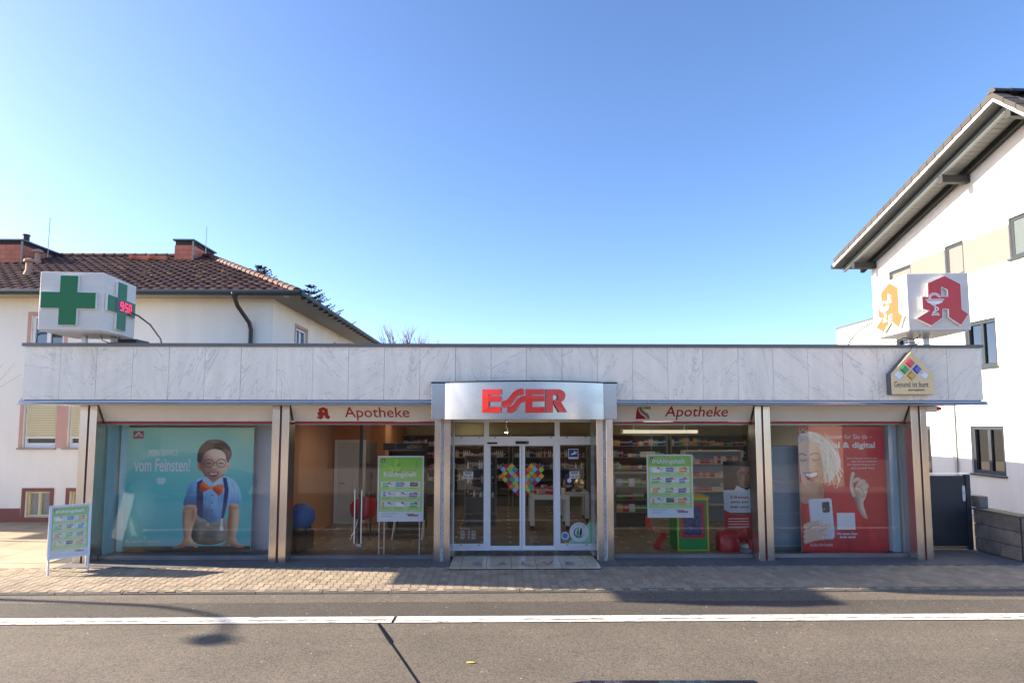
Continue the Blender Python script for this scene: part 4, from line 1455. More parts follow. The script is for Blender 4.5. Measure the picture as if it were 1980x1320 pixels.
# the large poster with the boy
def boy_poster():
    c = Cv(225, 183, 1240, 1203, 250, (60, 150, 150))
    c.poly([(225, 183), (1240, 183), (1240, 700), (225, 700)], (118, 182, 140), smooth=False, col2=(58, 150, 152))
    c.poly([(225, 700), (1240, 700), (1240, 1203), (225, 1203)], (58, 150, 152), smooth=False, col2=(50, 138, 142))
    c.blob(1190, 200, 160, 120, (170, 195, 110), .5); c.blob(950, 480, 360, 300, (110, 185, 165), .35)
    c.rect(225, 1160, 1240, 1203, (62, 44, 34))
    # trousers
    T = c.poly([(790, 915), (900, 960), (1060, 940), (1072, 1060), (1035, 1120), (930, 1150), (820, 1140), (768, 1090), (775, 990)], (84, 80, 72), col2=(64, 60, 54), vol=(60, .55)); c.grain(T, 40, 14, .2, 3)
    c.blob(900, 1100, 60, 40, (70, 66, 60), .6, clip=T); c.blob(1000, 1080, 60, 45, (140, 136, 126), .6, clip=T); c.blob(840, 1060, 40, 70, (135, 130, 120), .5, clip=T)
    c.stroke([(890, 975), (905, 1060), (900, 1130)], 5, (70, 66, 60), .7)
    # shirt
    S = c.poly([(840, 600), (900, 640), (1000, 590), (1080, 612), (1130, 670), (1160, 770), (1162, 818), (1060, 820), (1012, 930), (960, 960), (900, 965), (850, 930), (800, 900),
                (795, 825), (697, 830), (705, 760), (730, 670), (780, 620)], (92, 142, 200), col2=(66, 108, 168), vol=(70, .5)); c.grain(S, 12, 50, .16, 4); c.grain(S, 40, 12, .08, 5)
    c.blob(1090, 700, 60, 90, (140, 185, 228), .6, clip=S); c.blob(740, 720, 30, 80, (60, 96, 150), .6, clip=S); c.blob(940, 780, 50, 120, (120, 170, 220), .5, clip=S)
    c.blob(870, 900, 60, 50, (45, 60, 90), .7, clip=S); c.stroke([(905, 690), (900, 820), (905, 950)], 5, (60, 95, 150), .8, clip=S)
    for k in range(4):
        c.ell(922, 745 + k * 62, 7, 7, (40, 60, 90))
    c.stroke([(700, 808), (790, 812)], 4, (52, 84, 140), .7); c.stroke([(1055, 800), (1160, 798)], 4, (52, 84, 140), .7)
    for P in ([(1075, 640), (1100, 720), (1095, 790)], [(740, 690), (730, 760), (735, 810)], [(985, 720), (970, 800), (1000, 880)]):
        c.stroke(P, 5, (58, 92, 150), .5)
    # braces
    c.poly([(795, 640), (838, 610), (850, 760), (852, 940), (812, 915), (795, 820)], (28, 32, 62), smooth=False)
    c.poly([(1000, 600), (1030, 600), (1052, 700), (1040, 830), (1020, 930), (998, 935), (1010, 820), (1018, 700)], (30, 36, 75), smooth=False)
    c.rect(996, 935, 1012, 1000, (190, 190, 185)); c.rect(990, 1000, 1018, 1034, (225, 225, 220)); c.ell(895, 985, 12, 12, (150, 130, 100))
    # arms and hands
    SK, SD, SL = (158, 106, 78), (100, 58, 40), (196, 144, 112)
    A = c.poly([(705, 832), (795, 835), (798, 920), (775, 1010), (765, 1080), (790, 1130), (822, 1165), (800, 1172), (760, 1150), (700, 1172), (640, 1180), (615, 1168), (680, 1140), (705, 1090),
                (695, 1000), (690, 920)], SK, vol=(34, .5))
    c.blob(775, 900, 28, 90, SD, .75, clip=A); c.blob(725, 980, 26, 120, SL, .6, clip=A); c.blob(735, 850, 60, 22, SD, .5, clip=A)
    for P in ([(620, 1172), (690, 1150)], [(660, 1178), (715, 1156)], [(705, 1178), (738, 1160)]):
        c.stroke(P, 4, SD, .7)
    A = c.poly([(1062, 825), (1130, 822), (1140, 920), (1135, 1010), (1120, 1085), (1140, 1135), (1192, 1160), (1170, 1172), (1110, 1168), (1070, 1150), (1040, 1165), (1003, 1162), (1040, 1130),
                (1060, 1080), (1050, 1000), (1055, 900)], SK, vol=(34, .5))
    c.blob(1066, 920, 22, 110, SD, .75, clip=A); c.blob(1112, 960, 24, 130, SL, .55, clip=A); c.blob(1100, 850, 60, 22, SD, .5, clip=A)
    for P in ([(1110, 1150), (1180, 1163)], [(1085, 1152), (1125, 1168)]):
        c.stroke(P, 4, SD, .7)
    # collar, neck
    c.poly([(855, 560), (1000, 560), (985, 620), (920, 650), (870, 620)], (140, 92, 66))
    c.poly([(835, 595), (870, 590), (925, 645), (905, 668), (850, 640)], (120, 168, 215), smooth=False)
    c.poly([(925, 645), (992, 590), (1002, 610), (985, 650), (935, 668)], (150, 195, 232), smooth=False)
    # head
    H = c.poly([(800, 470), (805, 400), (840, 345), (920, 320), (1000, 345), (1040, 410), (1040, 480), (1030, 520), (1000, 575), (960, 608), (925, 615), (880, 600), (845, 565), (815, 520)], (178, 122, 92), vol=(90, .5))
    c.blob(830, 480, 50, 130, (130, 80, 58), .65, clip=H); c.blob(960, 400, 90, 60, (228, 178, 145), .7, clip=H); c.blob(985, 530, 50, 45, (222, 158, 124), .6, clip=H)
    c.blob(880, 535, 40, 35, (170, 108, 80), .5, clip=H); c.blob(925, 610, 80, 26, (120, 74, 52), .7, clip=H)
    E_ = c.poly([(795, 475), (812, 470), (825, 530), (828, 545), (806, 538), (792, 505)], (150, 98, 72)); c.blob(812, 510, 8, 20, (100, 58, 42), .7, clip=E_)
    E_ = c.poly([(1035, 480), (1055, 478), (1052, 510), (1035, 540), (1022, 545), (1022, 520)], (205, 150, 118)); c.blob(1038, 510, 7, 18, (140, 86, 64), .7, clip=E_)
    # hair
    h = c.poly([(795, 470), (790, 410), (810, 345), (860, 298), (930, 286), (1000, 300), (1050, 350), (1064, 400), (1050, 450), (1040, 470), (1024, 455), (1012, 405), (975, 372), (915, 362), (860, 385), (835, 415), (822, 470)], (50, 34, 24), vol=(30, .35)); c.grain(h, 30, 5, .3, 6)
    for k in range(9):
        c.stroke([(820 + k * 6, 420 - k * 9), (880 + k * 12, 322 - k * 2), (1000 + k * 5, 330 + k * 8), (1050 - k * 2, 420 - k * 3)], 4, (120, 90, 64) if k % 2 else (55, 38, 28), .55, clip=h)
    c.poly([(1000, 340), (1045, 345), (1066, 395), (1056, 440), (1040, 455), (1036, 415), (1015, 380)], (70, 50, 35)); c.blob(1045, 395, 14, 30, (120, 92, 66), .6); c.blob(1058, 420, 8, 20, (60, 42, 30), .7)
    c.poly([(850, 300), (905, 284), (980, 290), (1030, 330), (1000, 352), (930, 352), (880, 365), (848, 385), (826, 360)], (60, 42, 29), .9)
    for k in range(12):
        c.stroke([(846 + k * 3, 352 - k * 4), (890 + k * 8, 312 - k * 2), (960 + k * 6, 312 + k * 2), (1020 + k * 3, 352 + k * 3)], 3, (112, 84, 60) if k % 3 == 0 else (38, 26, 18), .6)
    c.blob(930, 300, 60, 12, (165, 132, 100), .5)
    c.blob(820, 440, 34, 150, (60, 34, 26), .55, clip=H); c.blob(1000, 440, 40, 90, (236, 190, 158), .35, clip=H)
    # features
    c.stroke([(850, 456), (885, 447), (915, 456)], 7, (110, 76, 56), .8); c.stroke([(955, 450), (985, 444), (1018, 455)], 7, (120, 84, 62), .8)
    for x in (885, 982):
        c.stroke([(x - 20, 484), (x, 476), (x + 20, 484)], 6, (48, 30, 24)); c.stroke([(x - 14, 494), (x, 497), (x + 14, 493)], 4, (140, 90, 70), .7)
        c.ell(x, 484, 5, 4, (30, 20, 18))
        th = np.linspace(0, 2 * math.pi, 22)
        c.stroke([(x + 38 * math.cos(t), 482 + 33 * math.sin(t)) for t in th], 5, (48, 38, 30), smooth=False)
    c.stroke([(922, 478), (932, 472), (945, 478)], 5, (48, 38, 30)); c.stroke([(848, 475), (810, 465)], 4, (60, 48, 38)); c.stroke([(1020, 475), (1045, 470)], 4, (60, 48, 38))
    c.blob(930, 515, 26, 18, (222, 166, 132), .8); c.stroke([(908, 520), (930, 530), (952, 520)], 4, (130, 78, 58), .8)
    c.poly([(882, 556), (925, 562), (968, 552), (950, 582), (925, 592), (900, 584)], (96, 36, 34)); c.poly([(895, 562), (925, 566), (955, 560), (945, 572), (905, 574)], (228, 214, 204))
    c.stroke([(880, 555), (925, 560), (970, 550)], 3, (130, 60, 52))
    # bow tie
    c.poly([(905, 675), (845, 628), (820, 650), (812, 712), (850, 718), (905, 692)], (196, 62, 24), smooth=False, vol=(20, .5))
    c.poly([(920, 675), (965, 655), (1010, 660), (1004, 725), (975, 750), (918, 695)], (205, 66, 26), smooth=False, vol=(20, .5))
    c.blob(850, 690, 24, 18, (130, 34, 16), .7); c.blob(970, 715, 24, 20, (140, 38, 18), .7); c.ell(911, 683, 14, 13, (225, 110, 40))
    # logo and dotted heart
    c.rect(265, 208, 355, 278, (190, 160, 130)); c.rect(268, 211, 352, 275, (92, 36, 32))
    c.stroke([(278, 258), (310, 222), (342, 258)], 7, (225, 215, 185), smooth=False)
    for x, y, k in ((310, 238, (90, 150, 70)), (296, 252, (220, 170, 50)), (310, 254, (190, 70, 60)), (324, 252, (70, 110, 160))):
        c.ell(x, y, 6, 6, k)
    for i in range(11):
        for j in range(9):
            x, y = 473 + i * 7, 602 + j * 7
            if (i + j) % 2 == 0:
                u, v = (x - 508) / 33., (632 - y) / 30.
                if (u * u + v * v - 1) ** 3 - u * u * v ** 3 < 0:
                    c.ell(x, y, 4, 4, (215, 230, 225))
    return c


bp = empty('large_poster', (-6.2, 1.55, 0.08), 'large turquoise poster of a boy with glasses and orange bow tie', 'poster')
f1 = FRONT(1.55)
PX0, PX1, PZ0, PZ1 = -7.42, -4.94, .09, 2.50
MB().fbox(f1, PX0, PX1, PZ0, PZ1, -.03, -.004).build('board', 'white', bp)
bpc = boy_poster(); bpc.gain = 3.0
bpc.build('print_sheet', f1, PX0, PX1, PZ0, PZ1, bp)
bu = lambda x: PX0 + (x - 225) / 1015. * (PX1 - PX0)
bv_ = lambda y: PZ1 - (y - 183) / 1020. * (PZ1 - PZ0)
text('lettering', 'MEIN SERVICE', f1, bu(400), bu(632), bv_(419), bv_(366), 'white_gloss', bp, n=.001, depth=.0008, bold=.0)
text('lettering', 'vom Feinsten!', f1, bu(288), bu(735), bv_(550), bv_(437), 'white_gloss', bp, n=.001, depth=.0008, bold=.012)
text('lettering', 'Aus Liebe zu Ihrer Gesundheit.', f1, bu(250), bu(520), bv_(1133), bv_(1101), 'print_white', bp, n=.001, depth=.0008)


def woman_poster():
    c = Cv(272, 258, 800, 1038, 180, (196, 42, 48))
    c.poly([(272, 258), (800, 258), (800, 1038), (272, 1038)], (190, 40, 46), smooth=False, col2=(178, 34, 40))
    # red jumper
    D = c.poly([(272, 760), (300, 730), (400, 700), (500, 705), (590, 730), (640, 800), (690, 880), (720, 1038), (272, 1038)], (176, 30, 36), vol=(60, .22)); c.grain(D, 16, 70, .13, 7)
    c.blob(560, 980, 20, 120, (130, 18, 26), .6, clip=D); c.blob(660, 900, 30, 120, (140, 20, 28), .5, clip=D); c.blob(470, 800, 60, 120, (198, 46, 50), .5, clip=D)
    # hair behind
    h = c.poly([(272, 320), (300, 295), (350, 290), (410, 310), (470, 370), (515, 430), (525, 500), (490, 570), (440, 610), (415, 560), (410, 470), (380, 380), (320, 345), (272, 360)], (205, 196, 176), vol=(40, .4)); c.grain(h, 7, 40, .25, 8)
    for k in range(16):
        c.stroke([(285 + k * 7, 310 + k % 3 * 8), (360 + k * 8, 330 + k * 6), (425 + k * 6, 430 + k * 5), (430 + k * 5, 560 - k * 2)], 4, ((236, 228, 210), (160, 150, 132), (188, 178, 158))[k % 3], .75, clip=h)
    for k in range(46):
        x0, y0 = 300 + (k % 12) * 12, 300 + (k % 7) * 9
        q = (k * 37 % 100) / 100.
        ex, ey = 420 + q * 105, 470 + ((k * 53) % 100) * 1.5
        mx, my = (x0 + ex) / 2 + 30, (y0 + ey) / 2 - 40
        c.stroke([(x0, y0), (mx, my), ((mx + ex) / 2 + 12 * math.sin(k), (my + ey) / 2), (ex, ey), (ex + 16 * math.sin(k * 1.7), ey + 30)], 4 if k % 4 else 7, ((238, 230, 212), (150, 138, 118), (196, 186, 164), (222, 212, 190))[k % 4], .7)
    # neck and face
    c.poly([(290, 600), (400, 600), (415, 690), (400, 710), (310, 740), (272, 720), (272, 640)], (178, 118, 92))
    c.blob(400, 650, 26, 60, (110, 62, 48), .7)
    Fm = c.poly([(272, 370), (320, 345), (375, 370), (405, 420), (412, 500), (410, 570), (390, 625), (350, 642), (310, 640), (285, 600), (276, 520), (272, 450)], (214, 158, 130), vol=(60, .35, -.7, -.5))
    c.blob(400, 520, 30, 120, (150, 92, 70), .6, clip=Fm); c.blob(320, 420, 50, 50, (238, 192, 166), .7, clip=Fm); c.blob(320, 500, 22, 45, (240, 190, 164), .7, clip=Fm)
    c.blob(300, 530, 22, 24, (226, 150, 126), .6, clip=Fm); c.blob(390, 540, 26, 26, (206, 130, 104), .5, clip=Fm)
    c.stroke([(276, 435), (290, 428), (315, 440)], 7, (90, 62, 50), .9); c.stroke([(345, 436), (370, 425), (400, 432)], 7, (90, 62, 50), .9)
    c.stroke([(280, 468), (296, 474), (316, 466)], 6, (50, 34, 28)); c.stroke([(356, 466), (376, 472), (400, 460)], 6, (50, 34, 28))
    c.stroke([(325, 470), (318, 520), (330, 530), (350, 526)], 4, (160, 100, 78), .8)
    c.poly([(300, 552), (330, 545), (360, 548), (386, 540), (378, 580), (350, 598), (322, 590)], (110, 34, 36)); c.poly([(306, 555), (340, 552), (380, 546), (374, 566), (345, 576), (316, 570)], (242, 236, 228))
    c.stroke([(298, 550), (340, 545), (390, 538)], 5, (170, 60, 58)); c.stroke([(315, 588), (350, 602), (382, 578)], 6, (178, 66, 64))
    c.stroke([(296, 530), (290, 560), (298, 590)], 4, (170, 108, 86), .7)
    c.blob(280, 520, 26, 120, (240, 196, 172), .35, clip=Fm); c.blob(345, 625, 50, 18, (160, 100, 80), .6, clip=Fm); c.blob(378, 470, 26, 14, (170, 112, 90), .6, clip=Fm); c.blob(298, 472, 22, 12, (180, 122, 98), .6, clip=Fm)
    # raised hand
    SKN, SKD, SKL = (214, 162, 134), (134, 82, 64), (238, 198, 174)
    A = c.poly([(596, 690), (612, 640), (650, 632), (682, 650), (672, 700), (655, 740), (668, 800), (676, 836), (640, 812), (612, 752)], SKN, vol=(24, .45))
    for P, w in (([(600, 690), (588, 640), (592, 590), (600, 556)], 22), ([(622, 640), (640, 602), (628, 588), (606, 600)], 22), ([(648, 640), (668, 612), (656, 600), (632, 622)], 22), ([(668, 650), (684, 632), (676, 622), (654, 645)], 20), ([(655, 690), (640, 660), (618, 648)], 22)):
        c.stroke(P, w + 5, SKD, .8); c.stroke(P, w, SKN); c.stroke([(a - 3, b - 3) for a, b in P], w * .4, SKL, .6)
    c.ell(600, 552, 7, 9, (244, 214, 198)); c.blob(650, 770, 16, 50, SKL, .4, clip=A)
    # phone and hand
    c.poly([(320, 722), (330, 713), (450, 707), (462, 716), (472, 945), (462, 960), (345, 962), (334, 950)], (206, 212, 224), smooth=False, vol=(8, .18))
    c.blob(440, 900, 60, 60, (180, 188, 204), .6)
    c.poly([(402, 735), (410, 730), (442, 729), (448, 735), (450, 788), (444, 795), (410, 796), (404, 790)], (44, 44, 50), smooth=False); c.ell(415, 775, 5, 5, (150, 150, 160))
    for k, (x0, y0, x1, y1) in enumerate(((300, 880, 385, 858), (300, 915, 435, 880), (298, 945, 420, 925), (300, 972, 400, 950))):
        c.stroke([(x0, y0), ((x0 + x1) / 2, y0 - 16), (x1, y1)], 32, (216, 162, 134)); c.stroke([(x0, y0 + 15), ((x0 + x1) / 2, y0), (x1 - 6, y1 + 14)], 5, (140, 86, 68), .8)
        c.ell(x1 + 2, y1 - 3, 9, 6, (240, 206, 186))
    # logo
    c.rect(280, 268, 325, 302, (230, 210, 190)); c.rect(283, 271, 322, 299, (110, 30, 32)); c.stroke([(287, 292), (303, 276), (318, 292)], 5, (235, 225, 205), smooth=False)
    c.rect(490, 797, 600, 902, (232, 234, 236))
    return c


wp = empty('large_poster', (6.8, 1.5, 0.05), 'large red poster of a laughing white-haired woman holding a phone', 'poster')
f2 = FRONT(1.5)
WX0, WX1, WZ0, WZ1 = 5.93, 7.67, .05, 2.52
MB().fbox(f2, WX0, WX1, WZ0, WZ1, -.03, -.004).build('board', 'white', wp)
wpc = woman_poster(); wpc.gain = 2.3
wpc.build('print_sheet', f2, WX0, WX1, WZ0, WZ1, wp)
wu = lambda x: WX0 + (x - 272) / 528. * (WX1 - WX0)
wv = lambda y: WZ1 - (y - 258) / 780. * (WZ1 - WZ0)
text('lettering', 'Immer für Sie da –', f2, wu(447), wu(727), wv(336), wv(307), 'white_gloss', wp, n=.001, depth=.0008)
text('lettering', 'lokal & digital', f2, wu(413), wu(742), wv(404), wv(356), 'white_gloss', wp, n=.001, depth=.0008, bold=.03)
for i, (s, a) in enumerate((('Jetzt E-Rezept einfach per', 562), ('App bei uns einlösen.', 592), ('Der digitale Weg zu uns –', 568), ('alles aus einer Hand.', 588))):
    text('lettering', s, f2, wu(a), wu(750 if i != 3 else 735), wv(466 + i * 20), wv(451 + i * 20), 'white_gloss', wp, n=.001, depth=.0008)
text('lettering', 'Mit einem Scan', f2, wu(488), wu(610), wv(934), wv(919), 'white_gloss', wp, n=.001, depth=.0008, bold=.03)
text('lettering', 'direkt dabei!', f2, wu(502), wu(598), wv(954), wv(939), 'white_gloss', wp, n=.001, depth=.0008, bold=.03)
text('lettering', 'Aus Liebe zu Ihrer Gesundheit.', f2, wu(320), wu(460), wv(1003), wv(984), 'white_gloss', wp, n=.001, depth=.0008)

# ------------------------------------------------------------------ inside the shop
M('wall_orange', srgb(205, 140, 95), 0.8, var=.05)
M('wall_cream', srgb(225, 212, 165), 0.8, var=.05)
M('wall_grey', srgb(150, 165, 175), 0.7, var=.05)
M('turquoise_film', srgb(165, 220, 228), 0.35)
M('ceiling_white', (.72, .70, .64), 0.8)
M('lamp_glow', (.9, .88, .8), 0.5, emit=(1.0, .92, .76), es=.5)
M('bulb_glow', (.9, .9, .85), 0.5, emit=(1.0, .95, .85), es=25.0)
M('chrome', (.7, .7, .7), .12, 1.0)
M('red_plastic', srgb(190, 30, 30), .3)
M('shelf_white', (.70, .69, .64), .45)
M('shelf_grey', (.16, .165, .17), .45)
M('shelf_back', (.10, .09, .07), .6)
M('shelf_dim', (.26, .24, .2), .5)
M('wood_dark', (.09, .055, .035), .55, var=.3, vs=4, stretch=(1, 1, 8))
M('ball_blue', srgb(30, 95, 165), .5, fine=.15, fs=40)
random_ramp('carton', [(235, 232, 222), (205, 40, 55), (240, 225, 190), (40, 100, 180), (235, 180, 40), (90, 165, 80), (240, 240, 238), (180, 60, 130), (225, 160, 170), (25, 50, 115), (225, 105, 40), (60, 150, 160), (150, 200, 230), (130, 40, 40)])
random_ramp('bottle_mix', [(225, 222, 215), (60, 60, 70), (200, 190, 170), (40, 70, 120), (235, 235, 230), (120, 60, 40), (190, 205, 200), (220, 210, 190)], .3)
random_ramp('bag_mix', [(110, 150, 60), (225, 160, 40), (200, 50, 60), (130, 70, 140), (90, 130, 60), (220, 110, 50), (230, 225, 215), (160, 170, 190)], .35)
random_ramp('pink_mix', [(225, 150, 160), (200, 90, 110), (240, 205, 205), (235, 230, 220), (190, 70, 80)], .3)

FLZ = .03
ifl = structure('interior_floor', MB().box(-7.69, 7.89, 1.30, 10.8, -.02, .018), 'joint_dark')
tme = MB().box(-.297, .297, -.297, .297, -.012, 0).mesh('floor_tile', 'tile_floor')
for i in range(20):
    for j in range(12):
        o = link('floor_tile', tme, ifl)
        o.location = (-4.07 + i * .6, 1.62 + j * .6, FLZ)
M('display_pale', srgb(205, 208, 215), .7, var=.04)
structure('interior_ceiling', MB().box(-4.37, 7.89, 1.31, 10.79, 2.66, 2.70), 'ceiling_white')
structure('partition_wall', MB().box(-4.44, -4.38, 1.31, 5.2, 0.0, 2.95), 'wall_orange')
ow = structure('inner_wall', MB().box(-4.44, -3.05, 5.2, 5.3, 0.0, 2.95), 'wall_orange')
dr = tag(MB().fbox(FRONT(5.19), -4.26, -3.62, FLZ, 2.08, -.0, .03).build('door', 'shelf_white', ow))
MB().frame(FRONT(5.19), -4.34, -3.54, FLZ, 2.16, .08, .0, .05, wb=.001).build('door_frame', 'alu_white', ow)
MB().tube([(-4.2, 5.12, 1.05), (-4.07, 5.12, 1.05)], .012, 6).build('door_handle', 'chrome', ow)
structure('passage_wall', MB().box(-3.15, -3.05, 5.31, 8.6, 0.0, 2.95), 'wall_orange')
structure('rear_wall', MB().box(-3.24, 7.89, 8.6, 8.7, 0.0, 2.95), 'wall_cream')
# display boxes behind the outer windows
structure('display_back', MB().box(-7.69, -4.47, 1.80, 1.84, 0.0, 2.95), 'display_pale')
structure('display_side', MB().box(-7.695, -7.64, 1.31, 1.79, 0.0, 2.95), 'turquoise_film')
structure('display_lining', MB().box(-7.58, -7.43, 1.60, 1.64, 0.08, 2.95), 'turquoise_film')
structure('display_side', MB().box(-4.468, -4.443, 1.31, 1.79, 0.0, 2.95), 'white')
structure('display_floor', MB().box(-7.64, -4.47, 1.31, 1.79, 0.02, 0.07), 'shelf_grey')
M('pale_blue', srgb(185, 210, 222), .5)
cb = empty('display_column', (7.78, 1.6, 0), 'pale blue boxed column at the right of the woman poster', 'column')
MB().box(7.70, 7.86, 1.40, 1.9, .06, 2.62).build('column_body', 'pale_blue', cb, bevel=.01)
MB().box(7.68, 7.875, 1.38, 1.92, .03, .06).build('base', 'shelf_grey', cb)
gc = empty('grey_cabinet', (5.75, 1.9, 0), 'grey panelled cabinet back beside the woman poster', 'cabinet')
MB().box(5.2, 6.3, 1.75, 2.15, .1, 2.12).build('carcass', 'wall_grey', gc)
for a, b in ((.14, .75), (.79, 1.4), (1.44, 2.08)):
    MB().box(5.24, 6.26, 1.735, 1.749, a, b).build('panel', M('panel_grey', srgb(128, 146, 160), .45), gc, bevel=.004)
MB().box(5.22, 6.28, 1.78, 2.1, .03, .1).build('plinth', 'shelf_grey', gc)

# ceiling lights
LP = [(-3.4, 3.0), (-2.6, 5.4), (-.6, 3.4), (.6, 6.0), (2.2, 3.0), (3.2, 5.2), (4.6, 7.2), (5.2, 3.6), (6.6, 5.6), (-1.0, 7.6)]
LN = ['over the white inner door', 'over the passage', 'just behind the doors', 'over the white sales table', 'over the bag rack', 'over the play table', 'near the rear wall on the right',
      'over the red elephant stool', 'over the far right aisle', 'near the rear wall behind the doors']
for (x, y), s in zip(LP, LN):
    e = empty('ceiling_light', (x, y, 2.655), 'flat lit ceiling panel ' + s, 'lamp', 'ceiling panels inside the shop')
    MB().box(x - .32, x + .32, y - .62, y + .62, 2.64, 2.659).build('frame', 'alu_white', e)
    MB().box(x - .29, x + .29, y - .59, y + .59, 2.633, 2.639).build('diffuser', 'lamp_glow', e)
# suspended light box over the shelves on the right, and the small bright spot seen through the transom
e = empty('light_box', (3.9, 4.6, 2.36), 'long lit light box hanging above the shelves behind the right window', 'lamp')
MB().box(3.0, 4.9, 4.5, 4.8, 2.34, 2.42).build('housing', 'alu_white', e)
MB().box(3.02, 4.88, 4.47, 4.498, 2.345, 2.415).box(3.02, 4.88, 4.52, 4.78, 2.332, 2.338).build('diffuser', M('box_glow', (.8, .76, .65), .5, emit=(1, .9, .68), es=.16), e)
MB().tube([(3.3, 4.65, 2.42), (3.3, 4.65, 2.66)], .006, 5).tube([(4.6, 4.65, 2.42), (4.6, 4.65, 2.66)], .006, 5).build('hanger', 'chrome', e)
e = empty('spotlight', (.08, 2.6, 2.66), 'small bright spotlight behind the glass above the doors', 'lamp')
MB().tube([(.08, 2.6, 2.66), (.08, 2.6, 2.47)], .008, 6).lathe((.08, 2.6, 2.40), [(.0, .075), (.03, .07), (.035, .0), (.034, -.01)], 12).build('housing', 'chrome', e)
MB().lathe((.08, 2.6, 2.385), [(0, -.01), (.028, -.005), (.03, .004), (0, .004)], 12).build('bulb', 'bulb_glow', e)
e = empty('pendant_spot', (.08, 1.5, 2.6), 'small chrome spot under the entrance canopy', 'lamp')
MB().lathe((.08, 1.35, 2.62), [(0, .05), (.02, .048), (.028, .02), (.028, -.01), (0, -.012)], 12).build('housing', 'chrome', e)


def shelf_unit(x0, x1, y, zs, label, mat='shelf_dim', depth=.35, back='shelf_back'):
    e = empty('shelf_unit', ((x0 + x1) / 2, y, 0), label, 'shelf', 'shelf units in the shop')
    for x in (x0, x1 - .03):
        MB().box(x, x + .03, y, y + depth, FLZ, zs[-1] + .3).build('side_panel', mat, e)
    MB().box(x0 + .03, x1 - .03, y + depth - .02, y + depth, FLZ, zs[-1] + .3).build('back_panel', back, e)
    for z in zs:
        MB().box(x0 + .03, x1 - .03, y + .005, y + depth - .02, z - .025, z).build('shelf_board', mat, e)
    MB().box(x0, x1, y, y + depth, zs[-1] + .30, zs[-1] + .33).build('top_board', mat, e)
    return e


cart = [MB().box(-w / 2, w / 2, -.05, .05, 0, h).mesh('carton', 'carton') for w, h in ((.07, .15), (.12, .10), (.06, .19), (.15, .16), (.10, .22), (.05, .13))]
bott = [MB().lathe((0, 0, 0), [(.0, 0), (r, .0), (r, h * .66), (r * .45, h * .78), (r * .42, h), (0, h)], 8).mesh('bottle', 'bottle_mix', smooth=True) for r, h in ((.03, .17), (.038, .13), (.026, .21))]
bags = []
for w, h in ((.13, .17), (.12, .15), (.14, .19)):
    mb = MB()
    mb.add([(-w / 2, -.01, 0), (w / 2, -.01, 0), (w / 2, .05, 0), (-w / 2, .05, 0), (-w / 2 * 1.04, -.025, h * .4), (w / 2 * 1.04, -.025, h * .4), (w / 2 * 1.04, .06, h * .4), (-w / 2 * 1.04, .06, h * .4),
            (-w / 2, .018, h), (w / 2, .018, h), (w / 2, .022, h), (-w / 2, .022, h)],
           [(3, 2, 1, 0), (0, 1, 5, 4), (1, 2, 6, 5), (2, 3, 7, 6), (3, 0, 4, 7), (4, 5, 9, 8), (5, 6, 10, 9), (6, 7, 11, 10), (7, 4, 8, 11), (8, 9, 10, 11)])
    bags.append(mb.mesh('bag', 'bag_mix'))


def fill(x0, x1, y, zs, meshes, name, label, cat, group, gap=(.0, .012), drop=.03):
    for zi, z in enumerate(zs):
        lab = '%s, %s board from the bottom' % (label, ('first', 'second', 'third', 'fourth', 'fifth')[zi])
        x = x0 + .05
        while x < x1 - .08:
            me = RND.choice(meshes)
            w = me.vertices and (max(v.co.x for v in me.vertices) - min(v.co.x for v in me.vertices))
            run = RND.randint(1, 4)
            for _ in range(run):
                if x + w > x1 - .04:
                    break
                o = link(name, me, None, (x + w / 2, y + RND.uniform(.06, .09), z + .001))
                tag(o, lab, cat, group)
                x += w + .006
            x += RND.uniform(*gap)
            if RND.random() < drop:
                x += .12


Z5 = [.45, .85, 1.2, 1.55, 1.9]
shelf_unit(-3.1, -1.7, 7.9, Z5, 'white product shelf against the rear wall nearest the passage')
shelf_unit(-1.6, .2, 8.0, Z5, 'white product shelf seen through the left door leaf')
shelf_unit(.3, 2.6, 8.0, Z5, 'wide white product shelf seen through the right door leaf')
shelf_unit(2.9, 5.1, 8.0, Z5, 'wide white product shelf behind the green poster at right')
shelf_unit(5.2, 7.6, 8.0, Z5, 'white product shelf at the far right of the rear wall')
fill(-3.1, -1.7, 7.92, Z5[1:], cart, 'carton', 'small carton on rear shelf beside the passage', 'carton', 'cartons on the rear wall shelves')
fill(-1.6, .2, 8.02, Z5[1:], bott, 'bottle', 'small bottle on rear shelf behind left door leaf', 'bottle', 'bottles on the rear wall shelves')
fill(.3, 2.6, 8.02, Z5[2:], bott, 'bottle', 'small bottle on rear shelf behind right door leaf', 'bottle', 'bottles on the rear wall shelves')
fill(2.9, 5.1, 8.02, Z5[1:], cart, 'carton', 'small carton on rear shelf behind right green poster', 'carton', 'cartons on the rear wall shelves')
fill(5.2, 7.6, 8.02, Z5[2:], cart, 'carton', 'small carton on rear shelf at far right', 'carton', 'cartons on the rear wall shelves')
